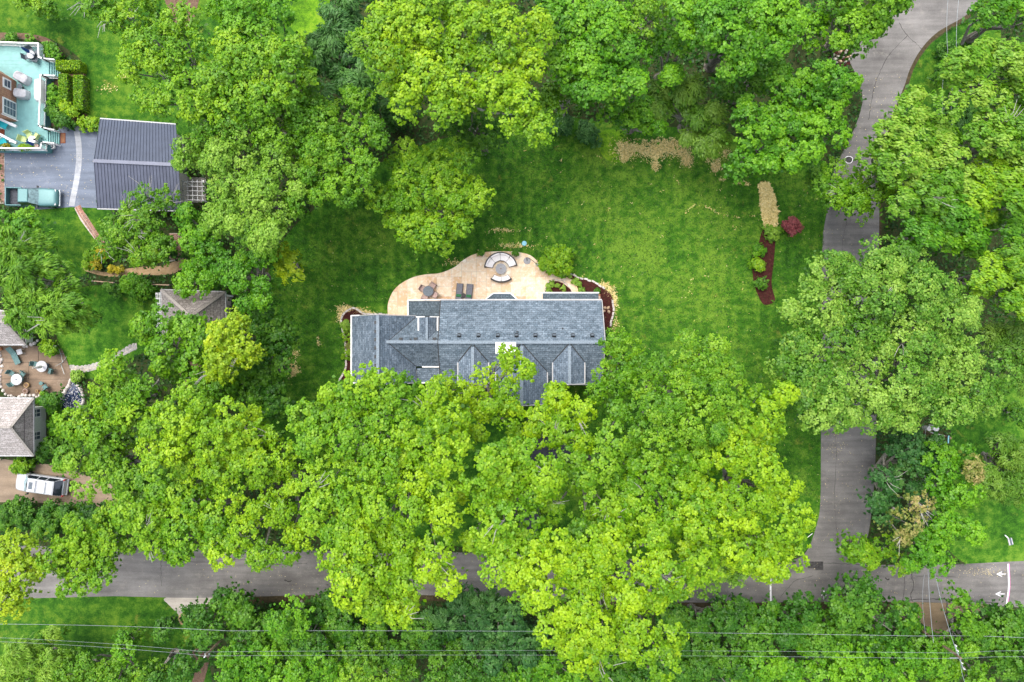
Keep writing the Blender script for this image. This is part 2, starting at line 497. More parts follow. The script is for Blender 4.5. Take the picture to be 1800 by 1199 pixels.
class M:
    def __init__(self):
        self.v, self.f = [], []

    def add(self, vs, fs):
        b = len(self.v)
        self.v += [tuple(p) for p in vs]
        self.f += [tuple(b + i for i in q) for q in fs]
        return self

    def box(self, c, s, rz=0.0, rx=0.0, ry=0.0, top=1.0):
        hx, hy, hz = s[0] / 2, s[1] / 2, s[2] / 2
        vs = []
        for z in (-1, 1):
            k = top if z > 0 else 1
            for x, y in ((-1, -1), (1, -1), (1, 1), (-1, 1)):
                a, b_, d = x * hx * k, y * hy * k, z * hz
                if rx: b_, d = b_ * cos(rx) - d * sin(rx), b_ * sin(rx) + d * cos(rx)
                if ry: a, d = a * cos(ry) + d * sin(ry), -a * sin(ry) + d * cos(ry)
                a, b_ = a * cos(rz) - b_ * sin(rz), a * sin(rz) + b_ * cos(rz)
                vs.append((c[0] + a, c[1] + b_, c[2] + d))
        return self.add(vs, [(3, 2, 1, 0), (4, 5, 6, 7), (0, 1, 5, 4), (1, 2, 6, 5), (2, 3, 7, 6), (3, 0, 4, 7)])

    def prism(self, poly, z0, z1):
        a = sum(poly[i][0] * poly[(i + 1) % len(poly)][1] - poly[(i + 1) % len(poly)][0] * poly[i][1] for i in range(len(poly)))
        if a < 0: poly = poly[::-1]
        n = len(poly)
        vs = [(p[0], p[1], z0) for p in poly] + [(p[0], p[1], z1) for p in poly]
        fs = [tuple(range(n - 1, -1, -1)), tuple(range(n, 2 * n))]
        fs += [(i, (i + 1) % n, n + (i + 1) % n, n + i) for i in range(n)]
        return self.add(vs, fs)

    def sheet(self, poly, z):
        a = sum(poly[i][0] * poly[(i + 1) % len(poly)][1] - poly[(i + 1) % len(poly)][0] * poly[i][1] for i in range(len(poly)))
        if a < 0: poly = poly[::-1]
        return self.add([(p[0], p[1], z) for p in poly], [tuple(range(len(poly)))])

    def slab(self, pts, t=0.1):
        n = len(pts)
        vs = list(pts) + [(p[0], p[1], p[2] - t) for p in pts]
        # make sure the top faces up
        a = sum(pts[i][0] * pts[(i + 1) % n][1] - pts[(i + 1) % n][0] * pts[i][1] for i in range(n))
        o = list(range(n)) if a > 0 else list(range(n - 1, -1, -1))
        fs = [tuple(o), tuple(n + i for i in reversed(o))]
        for i in range(n):
            p, q = o[i], o[(i + 1) % n]
            fs.append((q, p, n + p, n + q))
        return self.add(vs, fs)

    def tube(self, pts, r, n=6, cap=True):
        pts = np.array(pts, float)
        r = [r] * len(pts) if isinstance(r, (int, float)) else r
        b = len(self.v)
        for i, p in enumerate(pts):
            d = pts[min(i + 1, len(pts) - 1)] - pts[max(i - 1, 0)]
            d = d / (np.linalg.norm(d) + 1e-9)
            u = np.cross(d, (0, 0, 1.0)) if abs(d[2]) < 0.95 else np.cross(d, (1.0, 0, 0))
            u /= np.linalg.norm(u)
            w = np.cross(d, u)
            for k in range(n):
                a = 2 * pi * k / n
                q = p + r[i] * (cos(a) * u + sin(a) * w)
                self.v.append(tuple(q))
        for i in range(len(pts) - 1):
            for k in range(n):
                self.f.append((b + i * n + k, b + i * n + (k + 1) % n, b + (i + 1) * n + (k + 1) % n, b + (i + 1) * n + k))
        if cap:
            self.f.append(tuple(b + k for k in reversed(range(n))))
            self.f.append(tuple(b + (len(pts) - 1) * n + k for k in range(n)))
        return self

    def cyl(self, x, y, z0, z1, r0, r1=None, n=16):
        return self.tube([(x, y, z0), (x, y, z1)], [r0, r0 if r1 is None else r1], n)

    def arc(self, cx, cy, r0, r1, a0, a1, z0, z1, n=16):
        ps = [(cx + r1 * cos(a0 + (a1 - a0) * i / n), cy + r1 * sin(a0 + (a1 - a0) * i / n)) for i in range(n + 1)]
        ps += [(cx + r0 * cos(a1 + (a0 - a1) * i / n), cy + r0 * sin(a1 + (a0 - a1) * i / n)) for i in range(n + 1)]
        return self.prism(ps, z0, z1)

    def mesh(self, name, org=(0, 0, 0)):
        me = bpy.data.meshes.new(name)
        me.from_pydata([(a - org[0], b - org[1], c - org[2]) for a, b, c in self.v], [], self.f)
        me.validate(verbose=False)
        me.update()
        return me

    def obj(self, name, mat, parent=None, loc=None, bev=0.0, smooth=False, **kw):
        org = root_org(parent) if parent is not None else (loc or (0, 0, 0))
        me = self.mesh(name, org)
        if smooth:
            me.polygons.foreach_set("use_smooth", [True] * len(me.polygons))
        o = link(name, me, mat, parent, loc, **kw)
        if bev:
            b = o.modifiers.new("bevel", 'BEVEL')
            b.width = bev
            b.segments = 2
            b.limit_method = 'ANGLE'
        return o


def smooth(pts, k=6, closed=True):
    out, n = [], len(pts)
    rng = range(n) if closed else range(n - 1)
    for i in rng:
        g = lambda j: np.array(pts[j % n] if closed else pts[min(max(j, 0), n - 1)], float)
        p0, p1, p2, p3 = g(i - 1), g(i), g(i + 1), g(i + 2)
        for s in range(k):
            t = s / k
            q = 0.5 * ((2 * p1) + (-p0 + p2) * t + (2 * p0 - 5 * p1 + 4 * p2 - p3) * t * t + (-p0 + 3 * p1 - 3 * p2 + p3) * t ** 3)
            out.append(tuple(q))
    if not closed: out.append(tuple(pts[-1]))
    return out


def rough_poly(pts, amp, k=8, seed=0):
    r = random.Random(seed)
    q = smooth(pts, k)
    return [(x + r.uniform(-amp, amp), y + r.uniform(-amp, amp)) for x, y in q]


def w2(pts, z=0.0): return [(X(p[0], z), Y(p[1], z)) for p in pts]


def inside(pts, poly):
    """pts (n,2), poly list -> bool (n)"""
    x, y = pts[:, 0], pts[:, 1]
    r = np.zeros(len(pts), bool)
    n = len(poly)
    for i in range(n):
        x1, y1 = poly[i]
        x2, y2 = poly[(i + 1) % n]
        if y1 == y2: continue
        c = ((y1 > y) != (y2 > y)) & (x < (x2 - x1) * (y - y1) / (y2 - y1) + x1)
        r ^= c
    return r


OPEN = []


def ground_sheet(name, mat, px, z, rough=0.0, k=6, closed_smooth=True, kind="structure", open_=True, **kw):
    pts = smooth(px, k) if closed_smooth else px
    if rough: pts = rough_poly(px, rough, k, len(name) + len(px))
    poly = w2(pts)
    if open_: OPEN.append(poly)
    return M().sheet(poly, z).obj(name, mat, kind=kind, **kw)


# leaves ------------------------------------------------------------
def leaf_mesh(name, P0, Nn, D, L, Wd, tone, org):
    """quads: base point P0, normal Nn, direction D, length L, width Wd"""
    D = D - Nn * np.sum(D * Nn, 1, keepdims=True)
    D /= np.linalg.norm(D, axis=1, keepdims=True) + 1e-9
    B = np.cross(Nn, D)
    L = L[:, None]; Wd = Wd[:, None]
    n = len(P0)
    V = np.empty((n, 4, 3), np.float32)
    V[:, 0] = P0 - D * L * 0.5
    V[:, 1] = P0 + B * Wd * 0.5 + D * L * 0.05 + Nn * Wd * 0.12
    V[:, 2] = P0 + D * L * 0.5 - Nn * L * 0.12
    V[:, 3] = P0 - B * Wd * 0.5 + D * L * 0.05 + Nn * Wd * 0.12
    V = V.reshape(-1, 3) - np.array(org, np.float32)
    me = bpy.data.meshes.new(name)
    me.vertices.add(n * 4)
    me.vertices.foreach_set("co", V.ravel())
    me.loops.add(n * 4)
    me.loops.foreach_set("vertex_index", np.arange(n * 4, dtype=np.int32))
    me.polygons.add(n)
    me.polygons.foreach_set("loop_start", np.arange(0, n * 4, 4, dtype=np.int32))
    at = me.attributes.new("tone", 'FLOAT', 'FACE')
    at.data.foreach_set("value", np.clip(tone, 0, 1).astype(np.float32))
    me.update()
    return me


def unit(a): return a / (np.linalg.norm(a, axis=1, keepdims=True) + 1e-9)


# style: leaf length, aspect, tuft radius, tufts per bough, leaves per tuft, bough radius, spacing, tilt noise
STY = {
    'oak':    (0.235, 0.80, 0.28, 40, 13, 1.15, 1.33, 0.55),
    'maple':  (0.24, 0.84, 0.27, 40, 13, 1.10, 1.30, 0.50),
    'fine':   (0.205, 0.74, 0.26, 43, 13, 1.05, 1.30, 0.60),
    'sparse': (0.225, 0.74, 0.27, 24, 12, 1.05, 1.40, 0.62),
    'willow': (0.38, 0.25, 0.36, 34, 17, 0.95, 1.25, 0.50),
    'spiky':  (0.38, 0.27, 0.31, 34, 17, 1.05, 1.35, 0.48),
    'shrub':  (0.17, 0.78, 0.18, 22, 12, 0.50, 0.55, 0.55),
    'small':  (0.13, 0.74, 0.14, 14, 12, 0.26, 0.34, 0.60),
    'wind':   (0.31, 0.48, 0.33, 36, 15, 1.12, 1.36, 0.48),
}


def crown_points(circ, ztop, style, rng, gap, flat, br, sp):
    zr = ztop * 0.88
    cc = np.array([(X(x, zr), Y(y, zr), r * S * (CAM_Z - zr) / CAM_Z) for x, y, r in circ])
    rmax = cc[:, 2].max()
    zt = ztop - flat * (rmax - cc[:, 2]) * 0.55 + rng.uniform(-0.5, 0.3, len(cc)) * min(1, ztop / 12)
    x0, x1 = (cc[:, 0] - cc[:, 2]).min(), (cc[:, 0] + cc[:, 2]).max()
    y0, y1 = (cc[:, 1] - cc[:, 2]).min(), (cc[:, 1] + cc[:, 2]).max()
    gx = np.arange(x0, x1 + sp, sp)
    gy = np.arange(y0, y1 + sp, sp * 0.87)
    pts = np.array([(x + (j % 2) * sp / 2, y) for j, y in enumerate(gy) for x in gx])
    pts = pts + rng.uniform(-0.42, 0.42, pts.shape) * sp
    d = np.hypot(pts[:, None, 0] - cc[None, :, 0], pts[:, None, 1] - cc[None, :, 1])
    shrink = np.maximum(cc[None, :, 2] - br * 0.45, 0.35 * cc[None, :, 2])
    t = d / shrink
    edge = rng.uniform(0.86, 1.12, len(pts))[:, None]
    ok = (t < edge)
    keep = ok.any(1) & (rng.random(len(pts)) > gap)
    zz = zt[None] - cc[None, :, 2] * flat * (1 - np.sqrt(np.clip(1 - t ** 2, 0, 1))) * 1.3
    zz[~ok] = -99
    z = zz.max(1)
    z = z + rng.normal(0, 0.55, len(pts)) * min(1.0, ztop / 8)
    z = np.maximum(z, ztop * 0.35)
    own = zz.argmax(1)
    sm = cc[:, 2] < 1.4
    a = np.r_[np.c_[pts[keep], z[keep] - br * 0.5], np.c_[cc[sm, :2], zt[sm] - br * 0.5]]
    return a, cc, np.r_[own[keep], np.where(sm)[0]]


def crown(name, parent, circ, ztop, style, fol, seed, gap=0.05, flat=0.55, dens=1.0, fill=True):
    rng = np.random.default_rng(seed)
    L, asp, tr, nt, nl, br, sp, tilt = STY[style]
    ks = rng.uniform(0.84, 1.22) if style not in ('shrub', 'small') else 1.0
    L, tr, br, sp = L * ks ** .5, tr * ks, br * ks, sp * ks
    nt = int(nt * ks)
    bc, cc, own = crown_points(circ, ztop, style, rng, gap, flat, br, sp)
    nb = len(bc)
    bs = rng.uniform(0.6, 1.35, nb)                   # bough size
    btone = rng.uniform(0, 1, nb)
    nt = max(3, int(nt * dens))
    # tufts sit on the upper and outer surface of each bough
    th = rng.uniform(0, 2 * pi, (nb, nt))
    u = rng.uniform(-0.12, 1, (nb, nt))
    h = np.sqrt(np.clip(1 - u * u, 0, 1)) * rng.uniform(0.6, 1.12, (nb, nt))
    dirs = np.stack([h * np.cos(th), h * np.sin(th), u], -1)
    tc = bc[:, None] + dirs * (br * bs)[:, None, None] * np.array([1, 1, 0.72])
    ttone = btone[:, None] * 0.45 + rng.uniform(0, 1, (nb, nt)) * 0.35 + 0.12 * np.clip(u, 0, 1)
    tc = tc.reshape(-1, 3)
    dirs = dirs.reshape(-1, 3)
    ttone = ttone.ravel()
    n_t = len(tc)
    off = rng.normal(0, 1, (n_t, nl, 3))
    off = off / (np.linalg.norm(off, axis=2, keepdims=True) + 1e-9) * (rng.random((n_t, nl, 1)) ** 0.5) * tr
    off[..., 2] *= 0.6
    p = (tc[:, None] + off).reshape(-1, 3)
    nrm = unit(np.repeat(dirs, nl, 0) * 0.45 + off.reshape(-1, 3) / tr * 0.35 + np.array([0, 0, 0.75]) + rng.normal(0, tilt, p.shape) * 0.55)
    if style == 'wind':
        dd = np.array([-0.85, 0.45, -0.15]) + rng.normal(0, 0.35, p.shape)
    elif style == 'spiky':
        c0 = cc[np.repeat(np.repeat(own, nt), nl)][:, :2]
        dd = np.c_[p[:, :2] - c0, -0.4 * np.ones(len(p))]
        dd = unit(dd) + rng.normal(0, 0.3, p.shape)
    elif style == 'willow':
        dd = np.repeat(dirs, nl, 0) * np.array([1, 1, 0]) + np.array([0.25, -0.35, -0.2]) + rng.normal(0, 0.3, p.shape)
    else:
        dd = off.reshape(-1, 3) + rng.normal(0, 0.15, p.shape)
    Ls = L * rng.uniform(0.7, 1.25, len(p))
    tone = np.repeat(ttone, nl) + rng.uniform(0, 0.28, len(p))
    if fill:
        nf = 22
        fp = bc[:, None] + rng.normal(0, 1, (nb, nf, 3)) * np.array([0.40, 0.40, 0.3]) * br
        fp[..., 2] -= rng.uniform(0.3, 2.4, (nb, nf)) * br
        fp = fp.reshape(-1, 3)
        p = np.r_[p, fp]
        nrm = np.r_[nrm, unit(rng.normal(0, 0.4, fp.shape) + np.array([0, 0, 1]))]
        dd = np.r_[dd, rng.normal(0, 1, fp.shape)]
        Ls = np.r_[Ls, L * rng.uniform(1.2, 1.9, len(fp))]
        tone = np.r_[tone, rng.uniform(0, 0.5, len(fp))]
    p[:, 2] = np.maximum(p[:, 2], 0.05)
    org = root_org(parent)
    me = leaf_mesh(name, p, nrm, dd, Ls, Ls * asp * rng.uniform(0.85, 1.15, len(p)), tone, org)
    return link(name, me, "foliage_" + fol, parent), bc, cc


TREE_I = 0


def tree(label, cat, name, circ, z, style, fol, gap=0.05, flat=0.55, group=None, twigs=0, dens=1.0, bark='bark', limbs=18):
    global TREE_I
    TREE_I += 1
    seed = 100 + TREE_I * 7
    rng = np.random.default_rng(seed + 1)
    zr = z * 0.88
    a = np.array([(X(x, zr), Y(y, zr), r * r) for x, y, r in circ])
    bx, by = (a[:, 0] * a[:, 2]).sum() / a[:, 2].sum(), (a[:, 1] * a[:, 2]).sum() / a[:, 2].sum()
    # the trunk stands under the lobe nearest the middle
    k = np.argmin(np.hypot(a[:, 0] - bx, a[:, 1] - by))
    bx, by = 0.5 * bx + 0.5 * a[k, 0], 0.5 * by + 0.5 * a[k, 1]
    # the trunk leans in from the side that the crown hides in the photograph
    ro_ = math.hypot(bx, by) + .01
    tx, ty, sh_ = bx, by, 0.0
    while sh_ < 6.5:
        qx, qy = 900 + tx / S, 599.5 - ty / S
        if any(math.hypot(qx - x, qy - y) < r * .85 - 4 for x, y, r in circ): break
        sh_ += .3
        tx, ty = bx + bx / ro_ * sh_, by + by / ro_ * sh_
    t = thing(name, label, cat, (tx, ty, 0), group)
    o, bc, cc = crown("crown", t, circ, z, style, fol, seed, gap, flat, dens)
    r0 = max(0.05, min(0.5, 0.022 * z + 0.008 * math.sqrt(a[:, 2].sum()) * 0.06 * 10))
    m = M()
    fork = z * 0.38
    lean = rng.uniform(-0.4, 0.4, 2)
    top = (bx + lean[0] * 1.5, by + lean[1] * 1.5, z * 0.8)
    m.tube([(tx, ty, -0.2), (tx, ty, 0.5), (bx * .6 + tx * .4 + lean[0], by * .6 + ty * .4 + lean[1], fork), top], [r0 * 1.5, r0, r0 * 0.8, r0 * 0.25], 9)
    m.obj("trunk", bark, t)
    m = M()
    idx = rng.permutation(len(bc))[:limbs]
    for j in idx:
        e = bc[j]
        s = np.array([bx * .8 + tx * .2 + lean[0], by * .8 + ty * .2 + lean[1], fork * rng.uniform(0.9, 1.7)])
        s[2] = min(s[2], e[2] * 0.8)
        mid = s * 0.45 + e * 0.55 + np.array([rng.uniform(-.5, .5), rng.uniform(-.5, .5), -0.05 * z])
        rr = r0 * rng.uniform(0.25, 0.45)
        m.tube([s, mid, e + (0, 0, 0.2)], [rr, rr * 0.6, rr * 0.2], 5, cap=False)
    if idx.size:
        m.obj("limbs", "limb_bark" if bark == "bark" else bark, t)
    if twigs:
        m = M()
        tops = bc[rng.permutation(len(bc))[:max(2, twigs // 2)]]
        for e in tops:
            b0 = e + np.array([0, 0, -0.2])
            ang = rng.uniform(0, 2 * pi)
            for q in range(4):
                a2 = ang + rng.normal(0, 0.5)
                ln = rng.uniform(0.9, 2.0)
                p1 = b0 + np.array([cos(a2) * ln * .5, sin(a2) * ln * .5, 0.9])
                p2 = b0 + np.array([cos(a2 + .3) * ln, sin(a2 + .3) * ln, 1.25])
                m.tube([b0, p1, p2], [0.035, 0.025, 0.012], 4, cap=False)
        m.obj("bare_twigs", "pale_bark", t, kind="stuff")
    return t


def bush(label, cat, name, circ, z, fol, style='shrub', group=None, gap=0.0, flat=0.9, dens=1.0, mulch=None):
    global TREE_I
    TREE_I += 1
    x, y, r = circ[0]
    t = thing(name, label, cat, P(x, y, 0), group)
    o, bc, cc = crown("foliage", t, circ, z, style, fol, 900 + TREE_I * 5, gap, flat, dens)
    m = M()
    bx, by, _ = P(x, y, 0)
    for e in bc[:6]:
        m.tube([(bx, by, 0), (e[0], e[1], max(0.1, e[2] - 0.05))], [0.03, 0.012], 4, cap=False)
    m.obj("stems", "bark", t)
    return t


def scatter(n, poly, rng):
    a = np.array(poly)
    lo, hi = a.min(0), a.max(0)
    out = []
    tot = 0
    while tot < n:
        q = rng.uniform(lo, hi, (n * 2, 2))
        q = q[inside(q, poly)]
        out.append(q)
        tot += len(q)
    return np.concatenate(out)[:n]


def blades(name, label, pts, z, fol, L, asp, rng, up=0.6, tone=None, cat=None, group=None, kind="stuff"):
    n = len(pts)
    zz = z if isinstance(z, np.ndarray) else np.full(n, z)
    p = np.c_[pts, zz]
    nr = unit(rng.normal(0, up, (n, 3)) + np.array([0, 0, 1]))
    dd = rng.normal(0, 1, (n, 3)) * np.array([1, 1, 0.3])
    Ls = L * rng.uniform(0.6, 1.4, n)
    tn = rng.uniform(0, 1, n) if tone is None else tone
    me = leaf_mesh(name, p, nr, dd, Ls, Ls * asp, tn, (0, 0, 0))
    return link(name, me, "foliage_" + fol, label=label, cat=cat, group=group, kind=kind)


# ------------------------------------------------------------------ the ground
M().sheet([(-700, -700), (700, -700), (700, 700), (-700, 700)], 0).obj("ground", "woodland_floor", kind="structure")
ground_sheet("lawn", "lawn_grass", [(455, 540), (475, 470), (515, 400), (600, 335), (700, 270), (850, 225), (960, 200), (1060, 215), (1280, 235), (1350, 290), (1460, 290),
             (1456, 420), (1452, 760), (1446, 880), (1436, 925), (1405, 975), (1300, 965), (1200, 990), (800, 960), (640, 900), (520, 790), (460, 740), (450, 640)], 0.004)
ground_sheet("lawn", "lawn_dark", [(-60, -60), (540, -60), (560, 20), (520, 60), (380, 160), (330, 240), (175, 235), (148, 200), (150, 120), (112, 82), (60, 62), (-60, 60)], 0.004, 0)
ground_sheet("lawn", "lawn_dark", [(40, 362), (185, 362), (190, 430), (150, 482), (90, 500), (40, 440)], 0.004)
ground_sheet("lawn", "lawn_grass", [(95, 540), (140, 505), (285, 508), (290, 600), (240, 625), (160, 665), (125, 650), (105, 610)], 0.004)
ground_sheet("lawn", "lawn_dark", [(-60, 1040), (320, 1045), (350, 1110), (340, 1250), (-60, 1250)], 0.004)
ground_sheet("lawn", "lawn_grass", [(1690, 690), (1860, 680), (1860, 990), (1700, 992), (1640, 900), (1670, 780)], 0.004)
ground_sheet("lawn", "lawn_bright", [(505, -40), (575, -40), (572, 40), (535, 62), (508, 40)], 0.012)
ground_sheet("lawn", "lawn_dark", [(1555, 260), (1592, 150), (1622, 88), (1720, 30), (1760, 60), (1720, 200), (1650, 280), (1560, 300)], 0.004)
ground_sheet("lawn", "lawn_bright", [(1052, 235), (1080, 228), (1110, 250), (1120, 275), (1075, 285), (1052, 262)], 0.008, 0.6)
ground_sheet("lawn", "lawn_dark", [(95, 770), (130, 760), (145, 800), (110, 815), (92, 800)], 0.004)

# roads
road_px = [(-80, 958), (60, 960), (250, 963), (560, 968), (850, 972), (1180, 985), (1330, 986), (1395, 984), (1420, 965), (1436, 920), (1442, 880), (1443, 760),
           (1445, 450), (1452, 380), (1462, 310), (1480, 270), (1500, 230), (1516, 180), (1508, 140), (1492, 100), (1510, 70), (1560, 30), (1600, -60), (1745, -60), (1712, 15),
           (1650, 55), (1620, 85), (1600, 120), (1590, 150), (1570, 200), (1553, 260), (1546, 320), (1545, 440), (1540, 760), (1535, 870), (1526, 940), (1514, 985), (1560, 993), (1700, 991), (1880, 990),
           (1880, 1066), (1700, 1061), (1600, 1058), (1450, 1058), (1190, 1059), (800, 1047), (560, 1046), (350, 1051), (200, 1048), (-80, 1046)]
ground_sheet("road", "road_asphalt", road_px, 0.016, k=3)
ground_sheet("verge", "verge_soil", [(1545, 440), (1546, 320), (1553, 260), (1570, 200), (1590, 150), (1600, 120), (1620, 85), (1650, 55), (1700, 25), (1706, 30), (1655, 60), (1625, 90), (1606, 122), (1596, 152), (1576, 202), (1559, 262), (1551, 320), (1549, 440)], 0.010, k=3)
ground_sheet("verge", "verge_soil", [(330, 1048), (560, 1044), (880, 1045), (1190, 1056), (1460, 1054), (1600, 1056), (1600, 1068), (1190, 1070), (880, 1058), (560, 1056), (370, 1062)], 0.010, 0.8, k=4)
ground_sheet("gravel_patch", "pale_gravel", [(292, 1050), (372, 1050), (355, 1068), (338, 1084), (322, 1094), (312, 1078), (300, 1066)], 0.012, 0.7)
ground_sheet("gravel_patch", "path_dirt", [(318, 1078), (332, 1082), (330, 1092), (322, 1099), (314, 1090)], 0.020, 0.7)
ground_sheet("bare_soil", "mulch_brown", [(338, 1145), (360, 1140), (368, 1160), (352, 1210), (335, 1210), (345, 1170)], 0.012, 1)
ground_sheet("driveway", "brown_slab", [(1597, 1058), (1740, 1062), (1720, 1075), (1680, 1080), (1665, 1100), (1672, 1135), (1640, 1140), (1625, 1100), (1600, 1082)], 0.020, closed_smooth=False)
ground_sheet("driveway", "drive_asphalt", [(8, 266), (84, 266), (106, 221), (180, 223), (172, 366), (125, 364), (62, 369), (8, 360)], 0.010, closed_smooth=False)
ground_sheet("driveway", "gravel_drive", [(-60, 806), (40, 812), (105, 820), (160, 838), (215, 862), (225, 893), (150, 893), (70, 884), (-60, 874)], 0.010, 0.6)
ground_sheet("parking_court", "dark_court", [(930, 730), (985, 728), (1010, 760), (1000, 830), (960, 900), (930, 960), (905, 990), (880, 985), (905, 900), (915, 800)], 0.010)
ground_sheet("bare_soil", "mulch_brown", [(316, 640), (350, 636), (388, 655), (380, 680), (345, 690), (318, 672)], 0.010)
ground_sheet("bare_soil", "mulch_brown", [(285, -40), (350, -40), (345, 20), (330, 45), (305, 40)], 0.010)
ground_sheet("bare_soil", "woodland_floor", [(705, 205), (740, 210), (770, 205), (760, 225), (740, 222), (715, 232)], 0.010, 2.0)
ground_sheet("garden_path", "path_dirt", [(150, 462), (180, 478), (240, 470), (290, 466), (322, 452), (345, 448), (330, 465), (300, 482), (245, 483), (190, 486), (150, 476)], 0.010, 0.5)
ground_sheet("garden_bed", "mulch_brown", [(-40, 60), (30, 58), (80, 66), (108, 90), (112, 120), (145, 118), (148, 135), (100, 140), (80, 120), (70, 72), (-40, 72)], 0.010, 0.5)
ground_sheet("garden_bed", "mulch_brown", [(84, 130), (146, 130), (152, 200), (176, 224), (100, 224), (84, 210)], 0.008, 0.4)

for i, (pts, rg_) in enumerate((([(1334, 325), (1350, 322), (1358, 340), (1366, 365), (1366, 385), (1358, 400), (1344, 402), (1340, 380), (1336, 350)], 2.2),
                                ([(1085, 250), (1110, 252), (1135, 258), (1160, 252), (1185, 256), (1205, 262), (1212, 280), (1205, 290), (1198, 275), (1175, 268), (1158, 275), (1152, 294), (1146, 275), (1120, 268), (1100, 282), (1092, 275), (1088, 262)], 2.5),
                                ([(1250, 286), (1266, 288), (1262, 300), (1254, 302)], 2.0), ([(1300, 320), (1315, 321), (1316, 327)], 1.5),
                                ([(505, 640), (520, 642), (524, 655), (512, 662), (502, 655)], 2.0))):
    ground_sheet("bare_straw_patch", "straw_ground", pts, 0.008 + .001 * i, rg_, k=5, open_=False)

# concrete strip across the blue-grey drive
strip = smooth([(133, 222), (138, 250), (139, 280), (135, 315), (129, 345), (126, 362)], 6, False)
w = 5.0
ground_sheet("concrete_strip", "grey_concrete", [(x - w, y) for x, y in strip] + [(x + w, y) for x, y in strip[::-1]], 0.014, closed_smooth=False)

rd = thing("road_markings", "thin white line painted across the lower road beside the junction", "road marking", P(1354, 1030, 0.02))
M().sheet(w2([(1352.6, 1002), (1355.4, 1002), (1356.4, 1058), (1353.4, 1058)]), 0.020).obj("line", "paint_white", rd)
rd = thing("road_markings", "white and pink line painted across the lower road at the right", "road marking", P(1772, 1027, 0.02))
ln = smooth([(1772, 991), (1773, 1015), (1773, 1035), (1769, 1064)], 5, False)
M().sheet(w2([(x - 1.4, y) for x, y in ln] + [(x + 0.9, y) for x, y in ln[::-1]]), 0.020).obj("line", "paint_white", rd)
M().sheet(w2([(x + 0.9, y) for x, y in ln] + [(x + 2.2, y) for x, y in ln[::-1]]), 0.024).obj("pink_line", "paint_pink", rd)


def arrow(px, py, ang, label):
    t = thing("painted_arrow", label, "road marking", P(px, py, 0.02), "arrows painted on the road")
    m = M()
    x, y, _ = P(px, py)
    for a, l in ((0, .95), (0.42, 0.6), (-0.42, 0.6)):
        dx, dy = cos(ang + a) * l, sin(ang + a) * l
        nx, ny = -sin(ang + a) * 0.035, cos(ang + a) * 0.035
        z = 0.020 + 0.004 * (a > 0) + 0.008 * (a < 0)
        m.add([(x + nx, y + ny, z), (x - nx, y - ny, z), (x + dx - nx, y + dy - ny, z), (x + dx + nx, y + dy + ny, z)], [(0, 1, 2, 3)])
    m.obj("arrow_strokes", "paint_white", t)


arrow(1752, 1009, 0, "upper white arrow pointing left beside the pink line on the road")
arrow(1750, 1044, 0, "lower white arrow pointing left beside the pink line on the road")
arrow(1448, 1038, -pi / 2, "small white arrow pointing up the road below the junction")

mh = thing("manhole", "round manhole cover ringed with white paint on the side road", "manhole", P(1492, 281, 0.02))
x, y, _ = P(1492, 281)
M().cyl(x, y, 0.0, 0.024, 0.33, n=24).obj("cover", "patch_asphalt", mh)
ring = [(x + (0.43 + 0.03 * sin(3 * a)) * cos(a), y + (0.41 + 0.03 * cos(2 * a)) * sin(a)) for a in np.linspace(0, 2 * pi, 33)[:-1]]
rin = [(x + 0.86 * (p - x), y + 0.86 * (q - y)) for p, q in ring]
m = M()
m.add([(p, q, 0.021) for p, q in ring] + [(p, q, 0.021) for p, q in rin], [(i, (i + 1) % 32, 32 + (i + 1) % 32, 32 + i) for i in range(32)])
m.obj("paint_ring", "paint_white", mh)
M().sheet(w2([(1420, 987), (1447, 987), (1447, 1002), (1433, 1002), (1433, 999), (1420, 999)]), 0.020).obj(
    "asphalt_patch", "patch_asphalt", label="dark rectangular asphalt patch in the middle of the road junction", cat="road patch")


def crack(pts, wd, label, mat="crack_tar"):
    m = M()
    r = random.Random(len(pts) + int(pts[0][0]))
    q = smooth(pts, 7, False)
    q = [(x + r.uniform(-1, 1) * 0.8, y + r.uniform(-1, 1) * 0.8) for x, y in q]
    ws = [wd * r.uniform(0.4, 1.3) for _ in q]
    for i in range(len(q) - 1):
        dx, dy = q[i + 1][0] - q[i][0], q[i + 1][1] - q[i][1]
        l = math.hypot(dx, dy) + 1e-6
        nx, ny = -dy / l, dx / l
        a, b = ws[i], ws[i + 1]
        m.add([P(q[i][0] + nx * a, q[i][1] + ny * a, .0195), P(q[i][0] - nx * a, q[i][1] - ny * a, .0195), P(q[i + 1][0] - nx * b, q[i + 1][1] - ny * b, .0195), P(q[i + 1][0] + nx * b, q[i + 1][1] + ny * b, .0195)], [(0, 1, 2, 3)])
    m.obj("road_crack", mat, label=label, cat="road crack")


crack([(1604, 1000), (1603, 1015), (1606, 1030), (1601, 1045), (1604, 1058)], 0.7, "dark jagged crack across the lower road right of the junction")
crack([(1588, 1003), (1590, 1020), (1589, 1040), (1587, 1056)], 0.4, "fine crack across the lower road beside a jagged one")
crack([(1594, 1055), (1640, 1053), (1690, 1056), (1720, 1058), (1752, 1060)], 0.8, "broken dark edge of the road above the brown slab")
crack([(1610, 1013), (1650, 1013), (1680, 1014)], 0.35, "fine lengthwise crack in the road below the crossing wires")
crack([(1595, 62), (1570, 88), (1555, 110), (1543, 135), (1534, 165), (1527, 210)], 0.5, "long curved seam down the middle of the side road bend")
crack([(1580, 40), (1595, 62), (1612, 78), (1625, 92)], 0.45, "seam crossing the side road at the top bend")
crack([(1448, 990), (1480, 991), (1520, 993), (1560, 996)], 0.4, "seam where the side road meets the lower road")
crack([(283, 975), (283, 1000), (284, 1030)], 0.3, "fine seam across the lower road at the left")
crack([(1330, 1004), (1370, 995), (1400, 988)], 0.9, "brown dirt streak running to the asphalt patch", "mulch_brown")
